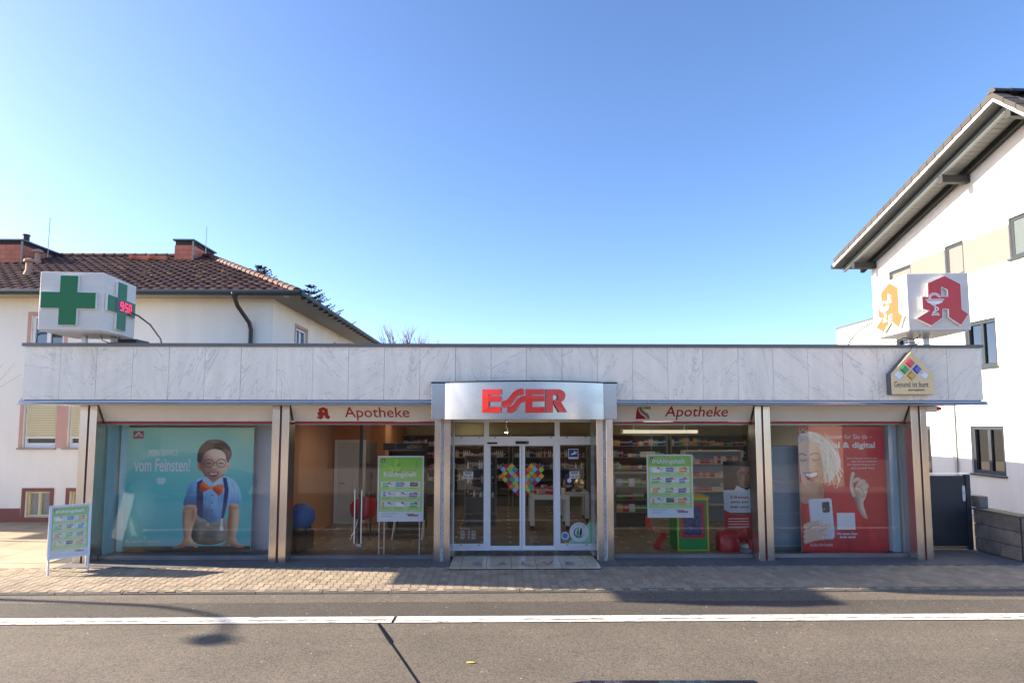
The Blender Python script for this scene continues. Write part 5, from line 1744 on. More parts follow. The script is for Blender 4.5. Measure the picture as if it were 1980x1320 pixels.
# nearer racks
shelf_unit(-.95, -.15, 4.6, [.35, .75, 1.1, 1.45], 'dark wire rack with bottles just behind the left side light', 'shelf_grey', .35, 'shelf_grey')
fill(-.95, -.15, 4.62, [.75, 1.1, 1.45], bott, 'bottle', 'small bottle on dark rack behind left side light', 'bottle', 'bottles on the dark rack')
shelf_unit(2.75, 3.6, 4.3, [.42, .72, 1.04], 'low dark rack with coloured bags behind the right window', 'shelf_grey', .32, 'wood_dark')
fill(2.75, 3.6, 4.26, [.42, .72, 1.04], bags, 'bag', 'coloured sweet bag on the low dark rack', 'bag', 'bags on the low rack', (.0, .01), .0)
shelf_unit(4.7, 6.2, 5.0, [.5, .85, 1.2, 1.55], 'white shelf of pink packs beside the man banner', 'shelf_white', .35, 'pale_blue')
fill(4.7, 6.2, 5.02, [.85, 1.2, 1.55], [MB().box(-w / 2, w / 2, -.05, .05, 0, h).mesh('pack', 'pink_mix') for w, h in ((.08, .13), (.12, .10), (.07, .18))], 'pack', 'small pack on white shelf beside the man banner', 'pack', 'packs beside the banner')
shelf_unit(-2.75, -1.85, 4.1, [.4, .7, 1.0, 1.3, 1.6], 'black cosmetics display behind the left green poster', 'black', .35, 'black')
fill(-2.75, -1.85, 4.12, [1.0, 1.3, 1.6], cart, 'carton', 'small carton in the black cosmetics display', 'carton', 'cartons in the cosmetics display', (.05, .1), .3)
hd = empty('header_sign', (-2.35, 4.05, 1.95), 'black header board lettered ARTDECO above the cosmetics display', 'sign')
MB().box(-2.86, -1.80, 4.0, 4.06, 1.94, 2.11).build('board', 'black', hd)
text('lettering', 'ARTDECO', FRONT(3.999), -2.3, -1.94, 1.985, 2.06, M('gold', (.4, .3, .15), .4, .6), hd, n=.001)
bn = empty('dark_banner', (-3.05, 3.6, 0), 'narrow dark banner standing beside the cosmetics display', 'banner')
MB().box(-3.18, -2.93, 3.6, 3.62, .85, 2.15).build('sheet', 'wood_dark', bn)
MB().tube([(-3.05, 3.63, .03), (-3.05, 3.63, .9)], .015, 6).box(-3.25, -2.86, 3.52, 3.74, .03, .06).build('foot', 'black', bn)
pc = empty('glass_partition_post', (-3.02, 2.43, 0), 'dark steel post of the glass partition behind the left window', 'post')
MB().box(-3.05, -2.99, 2.4, 2.46, FLZ, 2.65).build('post', 'black', pc)
MB().box(-3.07, -2.97, 2.38, 2.48, FLZ, .06).build('base_plate', 'chrome', pc)

# white sales table with pink goods, and a second one with gift baskets
def sales_table(x0, x1, y0, y1, h, label):
    e = empty('sales_table', ((x0 + x1) / 2, (y0 + y1) / 2, 0), label, 'table', 'white sales tables')
    MB().box(x0, x1, y0, y1, h - .11, h).build('tabletop', 'shelf_white', e, bevel=.006)
    for x in (x0, x1 - .11):
        for y in (y0, y1 - .11):
            MB().box(x, x + .11, y, y + .11, .13, h - .112).build('leg', 'shelf_white', e, bevel=.005)
            c = MB().lathe((x + .055, y + .055, FLZ + .045), [(0, -.02), (.045, -.02), (.045, .02), (0, .02)], 12, 'Y').build('castor', 'black_rubber', e)
    return e


sales_table(.66, 1.62, 4.1, 4.9, .86, 'white table on castors piled with pink packs')
sales_table(1.55, 2.25, 5.2, 5.9, .80, 'white table with gold gift baskets behind the right side light')
for i in range(26):
    me = RND.choice(cart[:4])
    o = link('pack', me, None, (RND.uniform(.75, 1.52), RND.uniform(4.2, 4.75), .861 + (i % 3) * .0))
    o.rotation_euler = (0, 0, RND.uniform(-1, 1))
    o.data = o.data.copy(); o.data.materials[0] = MATS['pink_mix']
    tag(o, 'pink or white pack piled on the table with castors', 'pack', 'packs on the table with castors')
M('cellophane', (.75, .6, .3), .15, .5, fine=.5, fs=12, bump=.6, bs=18)
for i, (x, lab) in enumerate(((1.72, 'left'), (2.02, 'right'))):
    e = empty('gift_basket', (x, 5.45, .80), 'gold cellophane gift basket, the %s of two on the white table' % lab, 'basket')
    MB().lathe((x, 5.45, .801), [(0, 0), (.09, 0), (.12, .1), (.11, .1), (0, .03)], 12).build('basket', 'wood_dark', e)
    mb = MB().lathe((x, 5.45, .90), [(.02, 0), (.13, .02), (.15, .12), (.07, .22), (.03, .26), (.07, .33)], 9)
    mb.v = [p + Vector((RND.uniform(-.015, .015), RND.uniform(-.015, .015), RND.uniform(-.01, .01))) for p in mb.v]
    mb.build('wrap', 'cellophane', e)

# children's play table, red chair, red elephant stool
for k_, c_ in (('toy_green', (10, 140, 65)), ('toy_yellow', (225, 190, 40)), ('toy_red', (200, 35, 40)), ('toy_blue', (35, 50, 120))):
    M(k_, srgb(*c_), .4)
M('toy_picture', srgb(50, 60, 110), .4, fine=.9, fs=22)
pt = empty('play_table', (3.85, 2.0, FLZ), 'colourful cube-shaped play table with green, red and yellow sides', 'toy table')
MB().box(3.53, 4.16, 1.75, 2.35, FLZ, 1.06).build('body', 'toy_green', pt)
ft = FRONT(1.749)
MB().frame(ft, 3.53, 4.16, FLZ, 1.06, .022, .0, .006).build('edge', 'toy_yellow', pt)
MB().frame(ft, 3.60, 4.09, .28, .98, .06, .0, .008).build('picture_frame', 'toy_red', pt)
MB().fbox(ft, 3.66, 4.03, .34, .92, .0, .004).build('picture', 'toy_picture', pt)
fr2 = F((4.161, 1.75, 0), (0, 1, 0), (0, 0, 1))
MB().frame(fr2, 0, .6, FLZ, 1.06, .03, .0, .008).build('edge', 'toy_yellow', pt)
MB().fbox(fr2, .03, .57, .06, 1.03, .0, .005).build('side_panel', 'toy_blue', pt)
MB().frame(fr2, .12, .48, .5, .95, .05, .006, .012).build('picture_frame', 'toy_red', pt)
MB().box(3.50, 4.19, 1.72, 2.38, 1.061, 1.10).build('tabletop', 'toy_yellow', pt, bevel=.01)


def cantilever(ox, oy, rot, label):
    e = empty('moulded_chair', (ox, oy, FLZ), label, 'chair')
    prof = catmull([(-.16, .62), (-.155, .5), (-.12, .38), (-.04, .335), (.08, .34), (.15, .33), (.17, .28), (.12, .19), (.04, .10), (.0, .03), (.05, .0), (.17, .0)], 4, False)
    mb = MB()
    c, s = math.cos(rot), math.sin(rot)
    rows = []
    for i, (x, z) in enumerate(prof):
        w = .17 if z > .3 else .15
        if z > .52:
            w *= .85
        for dz in (0, .014):
            for yv in (-w, w):
                px, py = x + (dz if z < .3 or x < -.1 else 0), yv
                mb.v.append(Vector((ox + px * c - py * s, oy + px * s + py * c, FLZ + z + dz * .7)))
    n = len(prof)
    for i in range(n - 1):
        a, b = i * 4, (i + 1) * 4
        mb.f += [(a, a + 1, b + 1, b), (a + 2, b + 2, b + 3, a + 3), (a, b, b + 2, a + 2), (a + 1, a + 3, b + 3, b + 1)]
    mb.f += [(0, 2, 3, 1), ((n - 1) * 4, (n - 1) * 4 + 1, (n - 1) * 4 + 3, (n - 1) * 4 + 2)]
    mb.build('shell', 'red_plastic', e, smooth=True)
    MB().box(ox - .02, ox + .02, oy - .02, oy + .02, FLZ, FLZ + .012).build('base_pad', 'black_rubber', e)


cantilever(3.13, 1.95, R(5), 'red moulded cantilever chair left of the play table')
el = empty('elephant_stool', (4.6, 1.75, FLZ), 'red plastic elephant-shaped stool right of the play table', 'stool')
bm = bmesh.new()
body = []
mb = MB()
ring = 12
prof = [(-.24, .20, .13), (-.20, .24, .17), (-.05, .25, .18), (.10, .24, .17), (.16, .22, .13)]
for (x, zc, r_) in prof:
    for k in range(ring):
        a = math.pi * k / (ring - 1)
        mb.v.append(Vector((4.6 + x, 1.78 + math.cos(a) * r_, FLZ + (zc + .16) * (math.sin(a) ** .7) if 0 < k < ring - 1 else FLZ)))
for i in range(len(prof) - 1):
    for k in range(ring - 1):
        mb.f.append((i * ring + k, i * ring + k + 1, (i + 1) * ring + k + 1, (i + 1) * ring + k))
mb.f.append(tuple(range(ring))[::-1])
mb.f.append(tuple(range((len(prof) - 1) * ring, len(prof) * ring)))
mb.build('body', 'red_plastic', el, smooth=True)
MB().lathe((4.84, 1.78, FLZ + .30), [(0, -.1), (.09, -.09), (.12, 0), (.10, .09), (0, .11)], 12).tube([(4.9, 1.76, FLZ + .27), (4.98, 1.73, FLZ + .18), (5.0, 1.72, FLZ + .04)], .05, 8, .028).build('head', 'red_plastic', el, smooth=True)
for s in (-1, 1):
    MB().lathe((4.80, 1.78 + s * .13, FLZ + .30), [(0, -.008), (.09, -.006), (.10, 0), (.09, .006), (0, .008)], 12, 'Y').build('ear', 'red_plastic', el, smooth=True)

# red shell chair on chrome legs, blue ball on a black stand, wooden rack
sc_ = empty('shell_chair', (-3.12, 3.2, FLZ), 'red shell armchair on thin chrome legs behind the glass leaf', 'chair')
mb = MB()
seg = 14
P_ = []
for j, (r_, z) in enumerate(((.0, .42), (.16, .42), (.25, .47), (.28, .56), (.30, .66), (.31, .72))):
    for k in range(seg):
        a = 2 * math.pi * k / seg
        back = max(0, math.sin(a))
        z_ = z + (back * .16 * j / 5 if j > 2 else 0) - (max(0, -math.sin(a)) * .2 * (j - 2) / 3 if j > 2 else 0)
        mb.v.append(Vector((-3.12 + r_ * math.cos(a), 3.2 + r_ * math.sin(a) * .95, FLZ + z_)))
for j in range(5):
    for k in range(seg):
        mb.f.append((j * seg + k, j * seg + (k + 1) % seg, (j + 1) * seg + (k + 1) % seg, (j + 1) * seg + k))
mb.build('shell', 'red_plastic', sc_, smooth=True)
for sx, sy in ((-1, -1), (1, -1), (1, 1), (-1, 1)):
    MB().tube([(-3.12 + sx * .1, 3.2 + sy * .1, FLZ + .42), (-3.12 + sx * .23, 3.2 + sy * .22, FLZ)], .009, 6).build('leg', 'chrome', sc_)
bl = empty('exercise_ball', (-4.12, 2.05, .41), 'blue exercise ball on black stand at the left edge of the window', 'ball')
MB().lathe((-4.12, 2.05, .68), [(0.0, -.27)] + [(.27 * math.cos(R(t)), .27 * math.sin(R(t))) for t in range(-75, 80, 15)] + [(0, .27)], 20).build('ball_skin', 'ball_blue', bl, smooth=True)
stn = empty('ball_stand', (-4.12, 2.05, FLZ), 'black box stand under the blue exercise ball', 'stand')
MB().box(-4.34, -3.92, 1.85, 2.25, FLZ, .38).build('box', 'black', stn, bevel=.01)
MB().lathe((-4.12, 2.05, .381), [(.12, 0), (.18, 0), (.2, .09), (.18, .09), (.14, .03)], 16).build('ring', 'black_rubber', stn)
wr = empty('wooden_rack', (-2.15, 3.1, FLZ), 'dark tilted wooden rack on the floor under the left poster', 'rack')
for k in range(4):
    z = .06 + k * .085
    MB().hexa([(-2.4 + k * .02, 3.0 + k * .07, z), (-1.85 + k * .02, 3.0 + k * .07, z), (-1.85 + k * .02, 3.08 + k * .07, z), (-2.4 + k * .02, 3.08 + k * .07, z)],
              [(-2.4 + k * .02, 3.0 + k * .07, z + .05), (-1.85 + k * .02, 3.0 + k * .07, z + .05), (-1.85 + k * .02, 3.08 + k * .07, z + .05), (-2.4 + k * .02, 3.08 + k * .07, z + .05)]).build('slat', 'wood_dark', wr)
for x in (-2.45, -1.80):
    MB().hexa([(x, 2.95, FLZ), (x + .03, 2.95, FLZ), (x + .03, 3.35, FLZ), (x, 3.35, FLZ)], [(x, 3.25, .40), (x + .03, 3.25, .40), (x + .03, 3.35, .40), (x, 3.35, .40)]).build('cheek', 'shelf_white', wr)

# roll-up banner with a man's portrait
c = Cv(0, 0, 160, 360, 80, (30, 28, 30))
c.rect(0, 0, 160, 120, (34, 32, 34))
h = c.poly([(50, 60), (52, 25), (80, 8), (112, 25), (116, 60), (108, 95), (84, 118), (60, 100)], (168, 118, 92))
c.blob(60, 70, 14, 40, (90, 55, 42), .7, clip=h); c.blob(92, 45, 20, 22, (205, 155, 125), .6, clip=h); c.blob(84, 105, 28, 16, (80, 55, 45), .6, clip=h)
c.poly([(48, 55), (50, 20), (80, 2), (114, 18), (118, 55), (110, 40), (95, 24), (70, 26), (55, 40)], (40, 30, 26))
c.stroke([(60, 52), (70, 49), (78, 53)], 4, (40, 28, 24)); c.stroke([(90, 52), (98, 49), (108, 53)], 4, (40, 28, 24)); c.ell(70, 59, 4, 3, (30, 22, 20)); c.ell(99, 59, 4, 3, (30, 22, 20))
c.stroke([(84, 58), (82, 76), (89, 78)], 3, (110, 70, 55)); c.stroke([(70, 92), (84, 90), (98, 91)], 4, (110, 50, 45))
c.poly([(30, 150), (48, 108), (84, 128), (118, 108), (140, 150)], (225, 225, 230), smooth=False)
c.rect(0, 128, 160, 228, (222, 226, 232)); c.poly([(0, 215), (30, 232), (160, 235), (160, 360), (0, 360)], (190, 32, 42), smooth=False)
for k in range(4):
    c.rect(14, 252 + k * 12, 90, 256 + k * 12, (235, 200, 200))
bn2 = empty('roll_up_banner', (5.05, 2.0, FLZ), 'roll-up banner with a portrait of a man above red and white print', 'banner')
f3 = FRONT(2.0)
MB().fbox(f3, 4.58, 5.50, .13, 1.80, -.006, -.002).build('sheet', 'white', bn2)
c.build('print_sheet', f3, 4.58, 5.50, .13, 1.80, bn2)
MB().box(4.54, 5.54, 1.94, 2.10, FLZ, .13).build('base', 'alu', bn2, bevel=.01)
for s, v0, v1, m_ in (('E-Rezept', 1.02, 1.09, 'sign_red'), ('Jetzt per', .93, .99, 'black'), ('bei uns', .84, .89, 'black')):
    text('lettering', s, f3, 4.72, 5.10, v0, v1, m_, bn2, n=.002, depth=.0005, bold=.02)

# ------------------------------------------------------------------ neighbouring houses
def wall_quads(mb, fr, u0, u1, v0, v1, ops, depth):
    """a wall face with real openings and their reveals"""
    us = sorted({u0, u1, *[o[0] for o in ops], *[o[1] for o in ops]})
    vs = sorted({v0, v1, *[o[2] for o in ops], *[o[3] for o in ops]})
    for a, b in zip(us[:-1], us[1:]):
        for c, d in zip(vs[:-1], vs[1:]):
            m = ((a + b) / 2, (c + d) / 2)
            if any(o[0] < m[0] < o[1] and o[2] < m[1] < o[3] for o in ops):
                continue
            mb.quad(fr(a, c), fr(b, c), fr(b, d), fr(a, d))
    for a, b, c, d in ops:
        mb.quad(fr(a, c), fr(a, d), fr(a, d, -depth), fr(a, c, -depth))
        mb.quad(fr(b, c), fr(b, c, -depth), fr(b, d, -depth), fr(b, d))
        mb.quad(fr(a, c), fr(a, c, -depth), fr(b, c, -depth), fr(b, c))
        mb.quad(fr(a, d), fr(b, d), fr(b, d, -depth), fr(a, d, -depth))
    return mb


M('pink_surround', srgb(205, 160, 145), .85, var=.05)
M('plinth_brown', srgb(140, 88, 78), .9, var=.1)
M('shutter_cream', srgb(225, 212, 165), .6)
M('roof_tile', (0.10, 0.041, 0.029), 0.8, var=.35, vs=2.2, fine=.25, fs=40, rnd=.35, space='World')
M('ridge_tile', (0.105, 0.048, 0.033), 0.8, var=.3, vs=5, fine=.2, fs=40, rnd=.2)
M('chimney_clad', (0.6, 0.19, 0.105), .7, var=.15, rnd=.12)
M('gutter_green', (.035, .05, .05), .45, .3)
M('pipe_brown', (.035, .025, .022), .45)
M('soffit_board', (.38, .34, .27), .7, var=.1)
M('terracotta', (.45, .27, .18), .8, var=.15)
M('lichen', (.5, .42, .08), .9)
M('curtain_blue', srgb(60, 85, 150), .8, fine=.5, fs=9)
M('curtain_pale', (.3, .32, .29), .8, fine=.3, fs=12)
M('dark_room', (.03, .03, .035), .8)  # near-black sheet colour standing in for the darkness of unlit rooms
M('upvc', (.78, .79, .8), .35)
M('anthracite', (.03, .037, .045), .45, var=.05)
M('grey_frame', (.028, .036, .04), .4)
M('beige_render', (.18, .173, .156), .85, var=.04, bump=.1, bs=120)
M('roof_grey', (.05, .046, .042), .75, var=.12, rnd=.12)
M('roof_black', (.03, .03, .04), .4)
M('verge_white', (.8, .82, .84), .4)
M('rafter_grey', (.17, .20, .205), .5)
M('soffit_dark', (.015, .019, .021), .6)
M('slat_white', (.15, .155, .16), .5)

lh = empty('white_house', (-12.0, 8.0, 0), 'cream rendered two-storey house with brown tiled hip roof behind the shop', 'house')
LX0, LX1, LY0, LY1 = -24.0, -6.25, 5.7, 15.7
fw = FRONT(LY0)
ops = [(-12.78, -11.89, 1.93, 3.25), (-11.60, -10.70, 1.93, 3.25), (-12.60, -11.95, .11, .80), (-11.45, -10.80, .11, .80), (-12.72, -11.82, 4.25, 5.50)]
mb = wall_quads(MB(), fw, LX0, LX1, .0, 6.1, ops, .16)
fs2 = F((LX1, 0, 0), (0, 1, 0), (0, 0, 1))
ops2 = [(7.5, 8.5, 4.3, 5.5), (11.6, 12.6, 4.3, 5.5)]
wall_quads(mb, fs2, LY0, LY1, 0, 6.1, ops2, .16)
mb.quad((LX1, LY1, 0), (LX0, LY1, 0), (LX0, LY1, 6.1), (LX1, LY1, 6.1)).quad((LX0, LY1, 0), (LX0, LY0, 0), (LX0, LY0, 6.1), (LX0, LY1, 6.1))
mb.build('wall', 'render_cream', lh)
# plinth and coloured surrounds
pl = MB()
for a, b in ((LX0, -12.72), (-11.83, -11.57), (-10.68, LX1)):
    pl.fbox(fw, a, b, .0, .35, .0, .02)
pl.fbox(fw, -12.72, -11.83, .0, .11, .0, .02).fbox(fw, -11.57, -10.68, 0, .11, 0, .02)
pl.build('plinth', 'plinth_brown', lh)
for a, b, c, d in ops[2:4]:
    w = MB().frame(fw, a - .09, b + .09, c - .001, d + .08, .09, .0, .022, wb=.001, wt=.08).build('cellar_window', 'plinth_brown', lh)
    MB().frame(fw, a + .02, b - .02, c + .02, d - .02, .045, -.12, -.07).fbox(fw, (a + b) / 2 - .03, (a + b) / 2 + .03, c + .06, d - .06, -.12, -.068).build('frame', 'shutter_cream', w)
    MB().fbox(fw, a, b, c, d, -.15, -.13).build('pane', M('wire_pane', (.36, .35, .32), .5, fine=.35, fs=60), w)
for a, b, c, d in ops[:2]:
    w = MB().frame(fw, a - .09, b + (.28 if a < -12 else .09), c - .001, d, .09, .0, .012, wb=.001).build('window', 'pink_surround', lh)
    if a < -12:
        MB().fbox(fw, b + .001, b + .28, c, d - .1, .0, .014).build('surround_panel', 'pink_surround', w)
    MB().fbox(fw, a - .1, b + .02, c - .04, c, -.05, .06).build('sill', 'soffit_board', w)
    MB().frame(fw, a + .03, b - .01, c + .0, d, .05, -.14, -.06, wb=.13).build('frame', 'upvc', w)
    MB().fbox(fw, a + .05, b - .03, c + .1, c + .34, -.13, -.12).build('pane', 'house_glass', w)
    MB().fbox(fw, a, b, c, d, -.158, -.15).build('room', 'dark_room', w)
    bot = c + .30
    k = 0
    while bot + k * .045 < d - .02:
        z = bot + k * .045
        MB().fbox(fw, a + .06, b - .02, z, z + .038, -.075, -.05).build('shutter_slat', 'shutter_cream', w)
        k += 1
    MB().fbox(fw, a + .05, b - .01, bot - .05, bot - .006, -.08, -.045).build('shutter_rail', 'upvc', w)
for fr, (a, b, c, d), fm in ((fw, ops[4], 'pink_surround'), (fs2, ops2[0], 'pink_surround'), (fs2, ops2[1], 'pink_surround')):
    w = MB().frame(fr, a - .09, b + .09, c - .09, d + .08, .09, .0, .014).build('window', fm, lh)
    MB().frame(fr, a + .01, b - .01, c + .01, d - .01, .075, -.13, -.05).fbox(fr, (a + b) / 2 - .05, (a + b) / 2 + .05, c + .07, d - .07, -.13, -.052).build('frame', 'upvc', w)
    MB().fbox(fr, a, b, c, d, -.10, -.09).build('pane', 'house_glass', w)
    cu = MB()
    n_ = 26
    for i in range(n_):
        u, u2 = a + (b - a) * i / n_, a + (b - a) * (i + 1) / n_
        cu.quad(fr(u, c, -.14 + .012 * (i % 2)), fr(u2, c, -.14 + .012 * ((i + 1) % 2)), fr(u2, d, -.14 + .012 * ((i + 1) % 2)), fr(u, d, -.14 + .012 * (i % 2)))
    cu.build('curtain_or_backing', 'curtain_blue' if fr is fw else 'curtain_pale', w)
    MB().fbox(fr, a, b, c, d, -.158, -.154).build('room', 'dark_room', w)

# hip roof
EZ, EY, RY, RZ_, EXR, RXR = 6.02, 5.1, 10.7, 8.50, -5.38, -10.5
EXL, RXL = -24.6, -19.5
rf = MB()
c4 = [Vector((EXR, EY, EZ)), Vector((EXR, 2 * RY - EY, EZ)), Vector((EXL, 2 * RY - EY, EZ)), Vector((EXL, EY, EZ))]
ra, rb = Vector((RXR, RY, RZ_)), Vector((RXL, RY, RZ_))
dn = Vector((0, 0, -.03))
rf.add([c4[3] + dn, c4[0] + dn, ra + dn, rb + dn], [(0, 1, 2, 3)]).add([c4[0] + dn, c4[1] + dn, ra + dn], [(0, 1, 2)]).add([c4[1] + dn, c4[2] + dn, rb + dn, ra + dn], [(0, 1, 2, 3)]).add([c4[2] + dn, c4[3] + dn, rb + dn], [(0, 1, 2)])
rf = rf.build('roof', 'roof_tile', lh)
MB().add([p + Vector((0, 0, -.06)) for p in c4], [(3, 2, 1, 0)]).build('eaves_soffit', 'soffit_board', rf)
sl = Vector((0, RY - EY, RZ_ - EZ))
SLEN = sl.length
sdir = sl.normalized()
ang = math.atan2(sdir.z, sdir.y)
TW, TP = .30, .34
tv = []
prof = [(0, .0), (.05, .028), (.11, .038), (.17, .026), (.22, .004), (.27, -.004), (.305, .004)]
for yv, lift in ((0, .035), (.40, .0)):
    tv += [(x, yv, z + lift) for x, z in prof]
tv += [(x, 0, z + .012) for x, z in prof]
k = len(prof)
tf = [(i, i + 1, k + i + 1, k + i) for i in range(k - 1)] + [(2 * k + i, 2 * k + i + 1, i + 1, i) for i in range(k - 1)]
tile_me = MB().add(tv, tf).mesh('roof_tile', 'roof_tile', smooth=False)
rotm = Matrix.Rotation(ang, 4, 'X')
cells = []
for r_ in range(int(SLEN / TP)):
    for cidx in range(0, 48):
        x = EXR - (cidx + 1) * TW
        y = EY + sdir.y * r_ * TP
        hip = EXR - (y + sdir.y * TP * .5 - EY) * (EXR - RXR) / (RY - EY)
        if x + TW * .6 > hip:
            continue
        cells.append((r_, cidx, x, Vector((x, EY, EZ)) + sdir * (r_ * TP)))
cells.sort(key=lambda q: (-q[2] > 15.5, q[0], q[1]))
more = MB()
for i, (r_, cidx, x, p) in enumerate(cells):
    if i < 300:
        o = link('roof_tile', tile_me, rf)
        o.location = p - ORG[lh] + Vector((0, 0, RND.uniform(-.004, .006)))
        o.rotation_euler = (ang + RND.uniform(-.01, .01), 0, RND.uniform(-.012, .012))
    else:
        more.add([p + rotm @ Vector(q) for q in tv], tf)
tag(more.build('tile_field', 'roof_tile', rf), kind='stuff')
lich = MB()
for _ in range(46):
    x = RND.choice([RND.uniform(-10.2, -8.2), RND.uniform(-13, -7)])
    t = RND.uniform(.2, .75) * SLEN
    p = Vector((x, EY, EZ)) + sdir * t + rotm @ Vector((0, 0, .045))
    hip = EXR - (p.y - EY) * (EXR - RXR) / (RY - EY)
    if x < hip - .3:
        s = RND.uniform(.02, .06)
        lich.lathe(p, [(s, 0), (s * .8, .012), (0, .016)], 6)
tag(lich.build('lichen_tuft', 'lichen', rf), kind='stuff')


def half_tube(p, d, L, r0, r1, seg=7):
    d = d.normalized()
    side = d.cross(Vector((0, 0, 1))).normalized()
    upv = side.cross(d)
    vs, fs = [], []
    for e, rr in ((0, r0), (1, r1)):
        for k in range(seg):
            a = math.pi * k / (seg - 1)
            vs.append(p + d * (L * e) + side * math.cos(a) * rr + upv * (math.sin(a) * rr))
    for k in range(seg - 1):
        fs.append((k, k + 1, seg + k + 1, seg + k))
    fs.append(tuple(range(seg)))
    return vs, fs


hp0, hp1 = c4[0] + Vector((-.05, .05, .02)), ra + Vector((0, 0, .02))
n_ = 21
for i in range(n_):
    p = hp0.lerp(hp1, i / n_)
    v, f_ = half_tube(p, hp1 - hp0, (hp1 - hp0).length / n_ * 1.12, .125, .10)
    MB().add(v, f_).build('hip_tile', 'ridge_tile', rf)
for i in range(24):
    p = ra + Vector((-.02 - i * .37, 0, .02))
    v, f_ = half_tube(p, Vector((-1, 0, 0)), .41, .13, .115)
    MB().add(v, f_).build('ridge_tile', 'roof_tile', rf)
gt = MB()
for (a, b) in ((Vector((EXL, EY - .07, EZ - .03)), Vector((EXR + .07, EY - .07, EZ - .03))), (Vector((EXR + .07, EY - .07, EZ - .03)), Vector((EXR + .07, 2 * RY - EY, EZ - .03)))):
    gt.tube([a, b], .075, 8)
gt.build('gutter', 'gutter_green', lh, smooth=True)
for i in range(22):
    y = EY + .3 + i * .5
    MB().box(EXR - .02, EXR + .13, y, y + .03, EZ - .14, EZ - .09).build('gutter_bracket', 'gutter_green', lh)
MB().tube([(-7.0, EY - .07, EZ - .03), (-7.0, EY - .07, EZ - .16), (-6.97, EY + .05, EZ - .36), (-6.83, LY0 - .12, 5.28), (-6.80, LY0 - .08, 5.1), (-6.80, LY0 - .08, .1)], .055, 10).build('downpipe', 'pipe_brown', lh, smooth=True)
MB().lathe((-7.0, EY - .07, EZ - .18), [(.06, 0), (.10, .10), (.10, .14), (.05, .14)], 10).build('hopper', 'pipe_brown', lh)
MB().lathe((-5.75, 5.25, EZ - .12), [(0, 0), (.05, .01), (.07, .05), (0, .06)], 10).build('lamp', 'white', lh)


def chimney(x0, x1, y0, y1, z0, z1, rod):
    ch = MB().box(x0 + .02, x1 - .02, y0 + .02, y1 - .02, z0, z1 - .005).build('chimney', 'joint_dark', lh)
    H = .165
    rows = int((z1 - z0) / H)
    for fr, wd in ((F((x0, y0 + .018, z0)), x1 - x0), (F((x1 - .018, y0, z0), (0, 1, 0)), y1 - y0)):
        for j in range(rows):
            u = -(.16 if j % 2 else 0)
            while u < wd:
                a, b = max(u, 0) + .004, min(u + .32, wd) - .004
                if b - a > .03:
                    MB().fbox(fr, a, b, j * H + .004, (j + 1) * H - .003, .0, .018).build('slate', 'chimney_clad', ch)
                u += .32
    MB().box(x1 - .02, x1 + .022, y0 - .022, y0 + .02, z0, z1 - .01).build('corner_trim', 'soffit_board', ch)
    MB().box(x0 - .05, x1 + .05, y0 - .05, y1 + .05, z1, z1 + .05).build('cap', 'cap_metal', ch)
    MB().tube([(x1 + .04, (y0 + y1) / 2, z0 + .3), (x1 + .06, (y0 + y1) / 2, z1 + rod)], .013, 5).build('lightning_rod', 'alu', ch)
    return ch


chimney(-11.35, -10.72, 9.95, 11.5, 7.9, 8.88, .75)
c2 = chimney(-17.6, -15.95, 9.2, 11.3, 7.5, 8.62, 1.15)
MB().lathe((-16.4, 9.9, 8.67), [(.2, 0), (.2, .12), (.1, .16), (.1, .34), (.12, .34), (.12, .38), (0, .38)], 12).build('chimney_pot', 'black', c2)
for (x, y) in ((-15.45, 9.25), (-14.2, 7.35)):
    z = EZ + (y - EY) * sdir.z / sdir.y
    MB().lathe((x, y, z - .05), [(.16, 0), (.10, .16), (.085, .2), (.085, .42), (.15, .43), (.14, .50), (.06, .54), (0, .54)], 12).build('vent_pipe', 'terracotta', rf, smooth=True)
hx = MB()
z = EZ + (10.0 - EY) * sdir.z / sdir.y
hx.box(-12.75, -11.6, 9.9, 10.0, z, z + .14).box(-12.75, -12.65, 9.7, 10.2, z, z + .12).box(-12.15, -12.05, 9.7, 10.2, z, z + .12)
hx.build('roof_hatch', 'chimney_clad', rf)

# ---- the white gabled house at the right; its gable faces the shop
KS = 1.30
sy = lambda y: -10.4 + (y + 10.4) * KS
sz = lambda z: 2.585 + (z - 2.585) * KS
RX = 13.4
rh = empty('gabled_house', (18.0, 6.0, 0), 'white rendered house with dark window frames and overhanging gable roof at right', 'house')
fg = F((RX, 0, 0), (0, -1, 0), (0, 0, 1))     # u = -y
yF, yN = sy(5.8), 1.9
apex_y, apex_z = sy(.45), sz(8.86)
tl = (sz(8.96) - sz(7.19)) / (sy(6.11) - sy(.32))
zroof = lambda y: apex_z - (y - apex_y) * tl if y > apex_y else apex_z - (apex_y - y) * 1.0
W_ = [  # y far, y near, z0, z1
    (sy(2.60), sy(1.72), sz(1.50), sz(2.53)), (sy(4.6), sy(3.83), sz(1.40), sz(2.52)), (sy(2.60), sy(1.76), sz(3.78), sz(4.80)), (sy(4.9), sy(4.2), sz(3.78), sz(4.80)),
    (sy(5.07), sy(4.22), sz(5.90), sz(6.60)), (sy(3.06), sy(2.50), sz(5.90), sz(6.68)), (sy(1.30), sy(.2), sz(5.90), sz(6.74))]
rops = [(-a, -b, c, d) for a, b, c, d in W_]
zc = min(zroof(yF), zroof(yN)) - .35
mb = wall_quads(MB(), fg, -yF, -yN, 0, zc, rops, .18)
mb.add([fg(-yF, zc), fg(-yN, zc), fg(-yN, zroof(yN) - .12), fg(-apex_y, apex_z - .12), fg(-yF, zroof(yF) - .12)], [(0, 1, 2, 3, 4)])
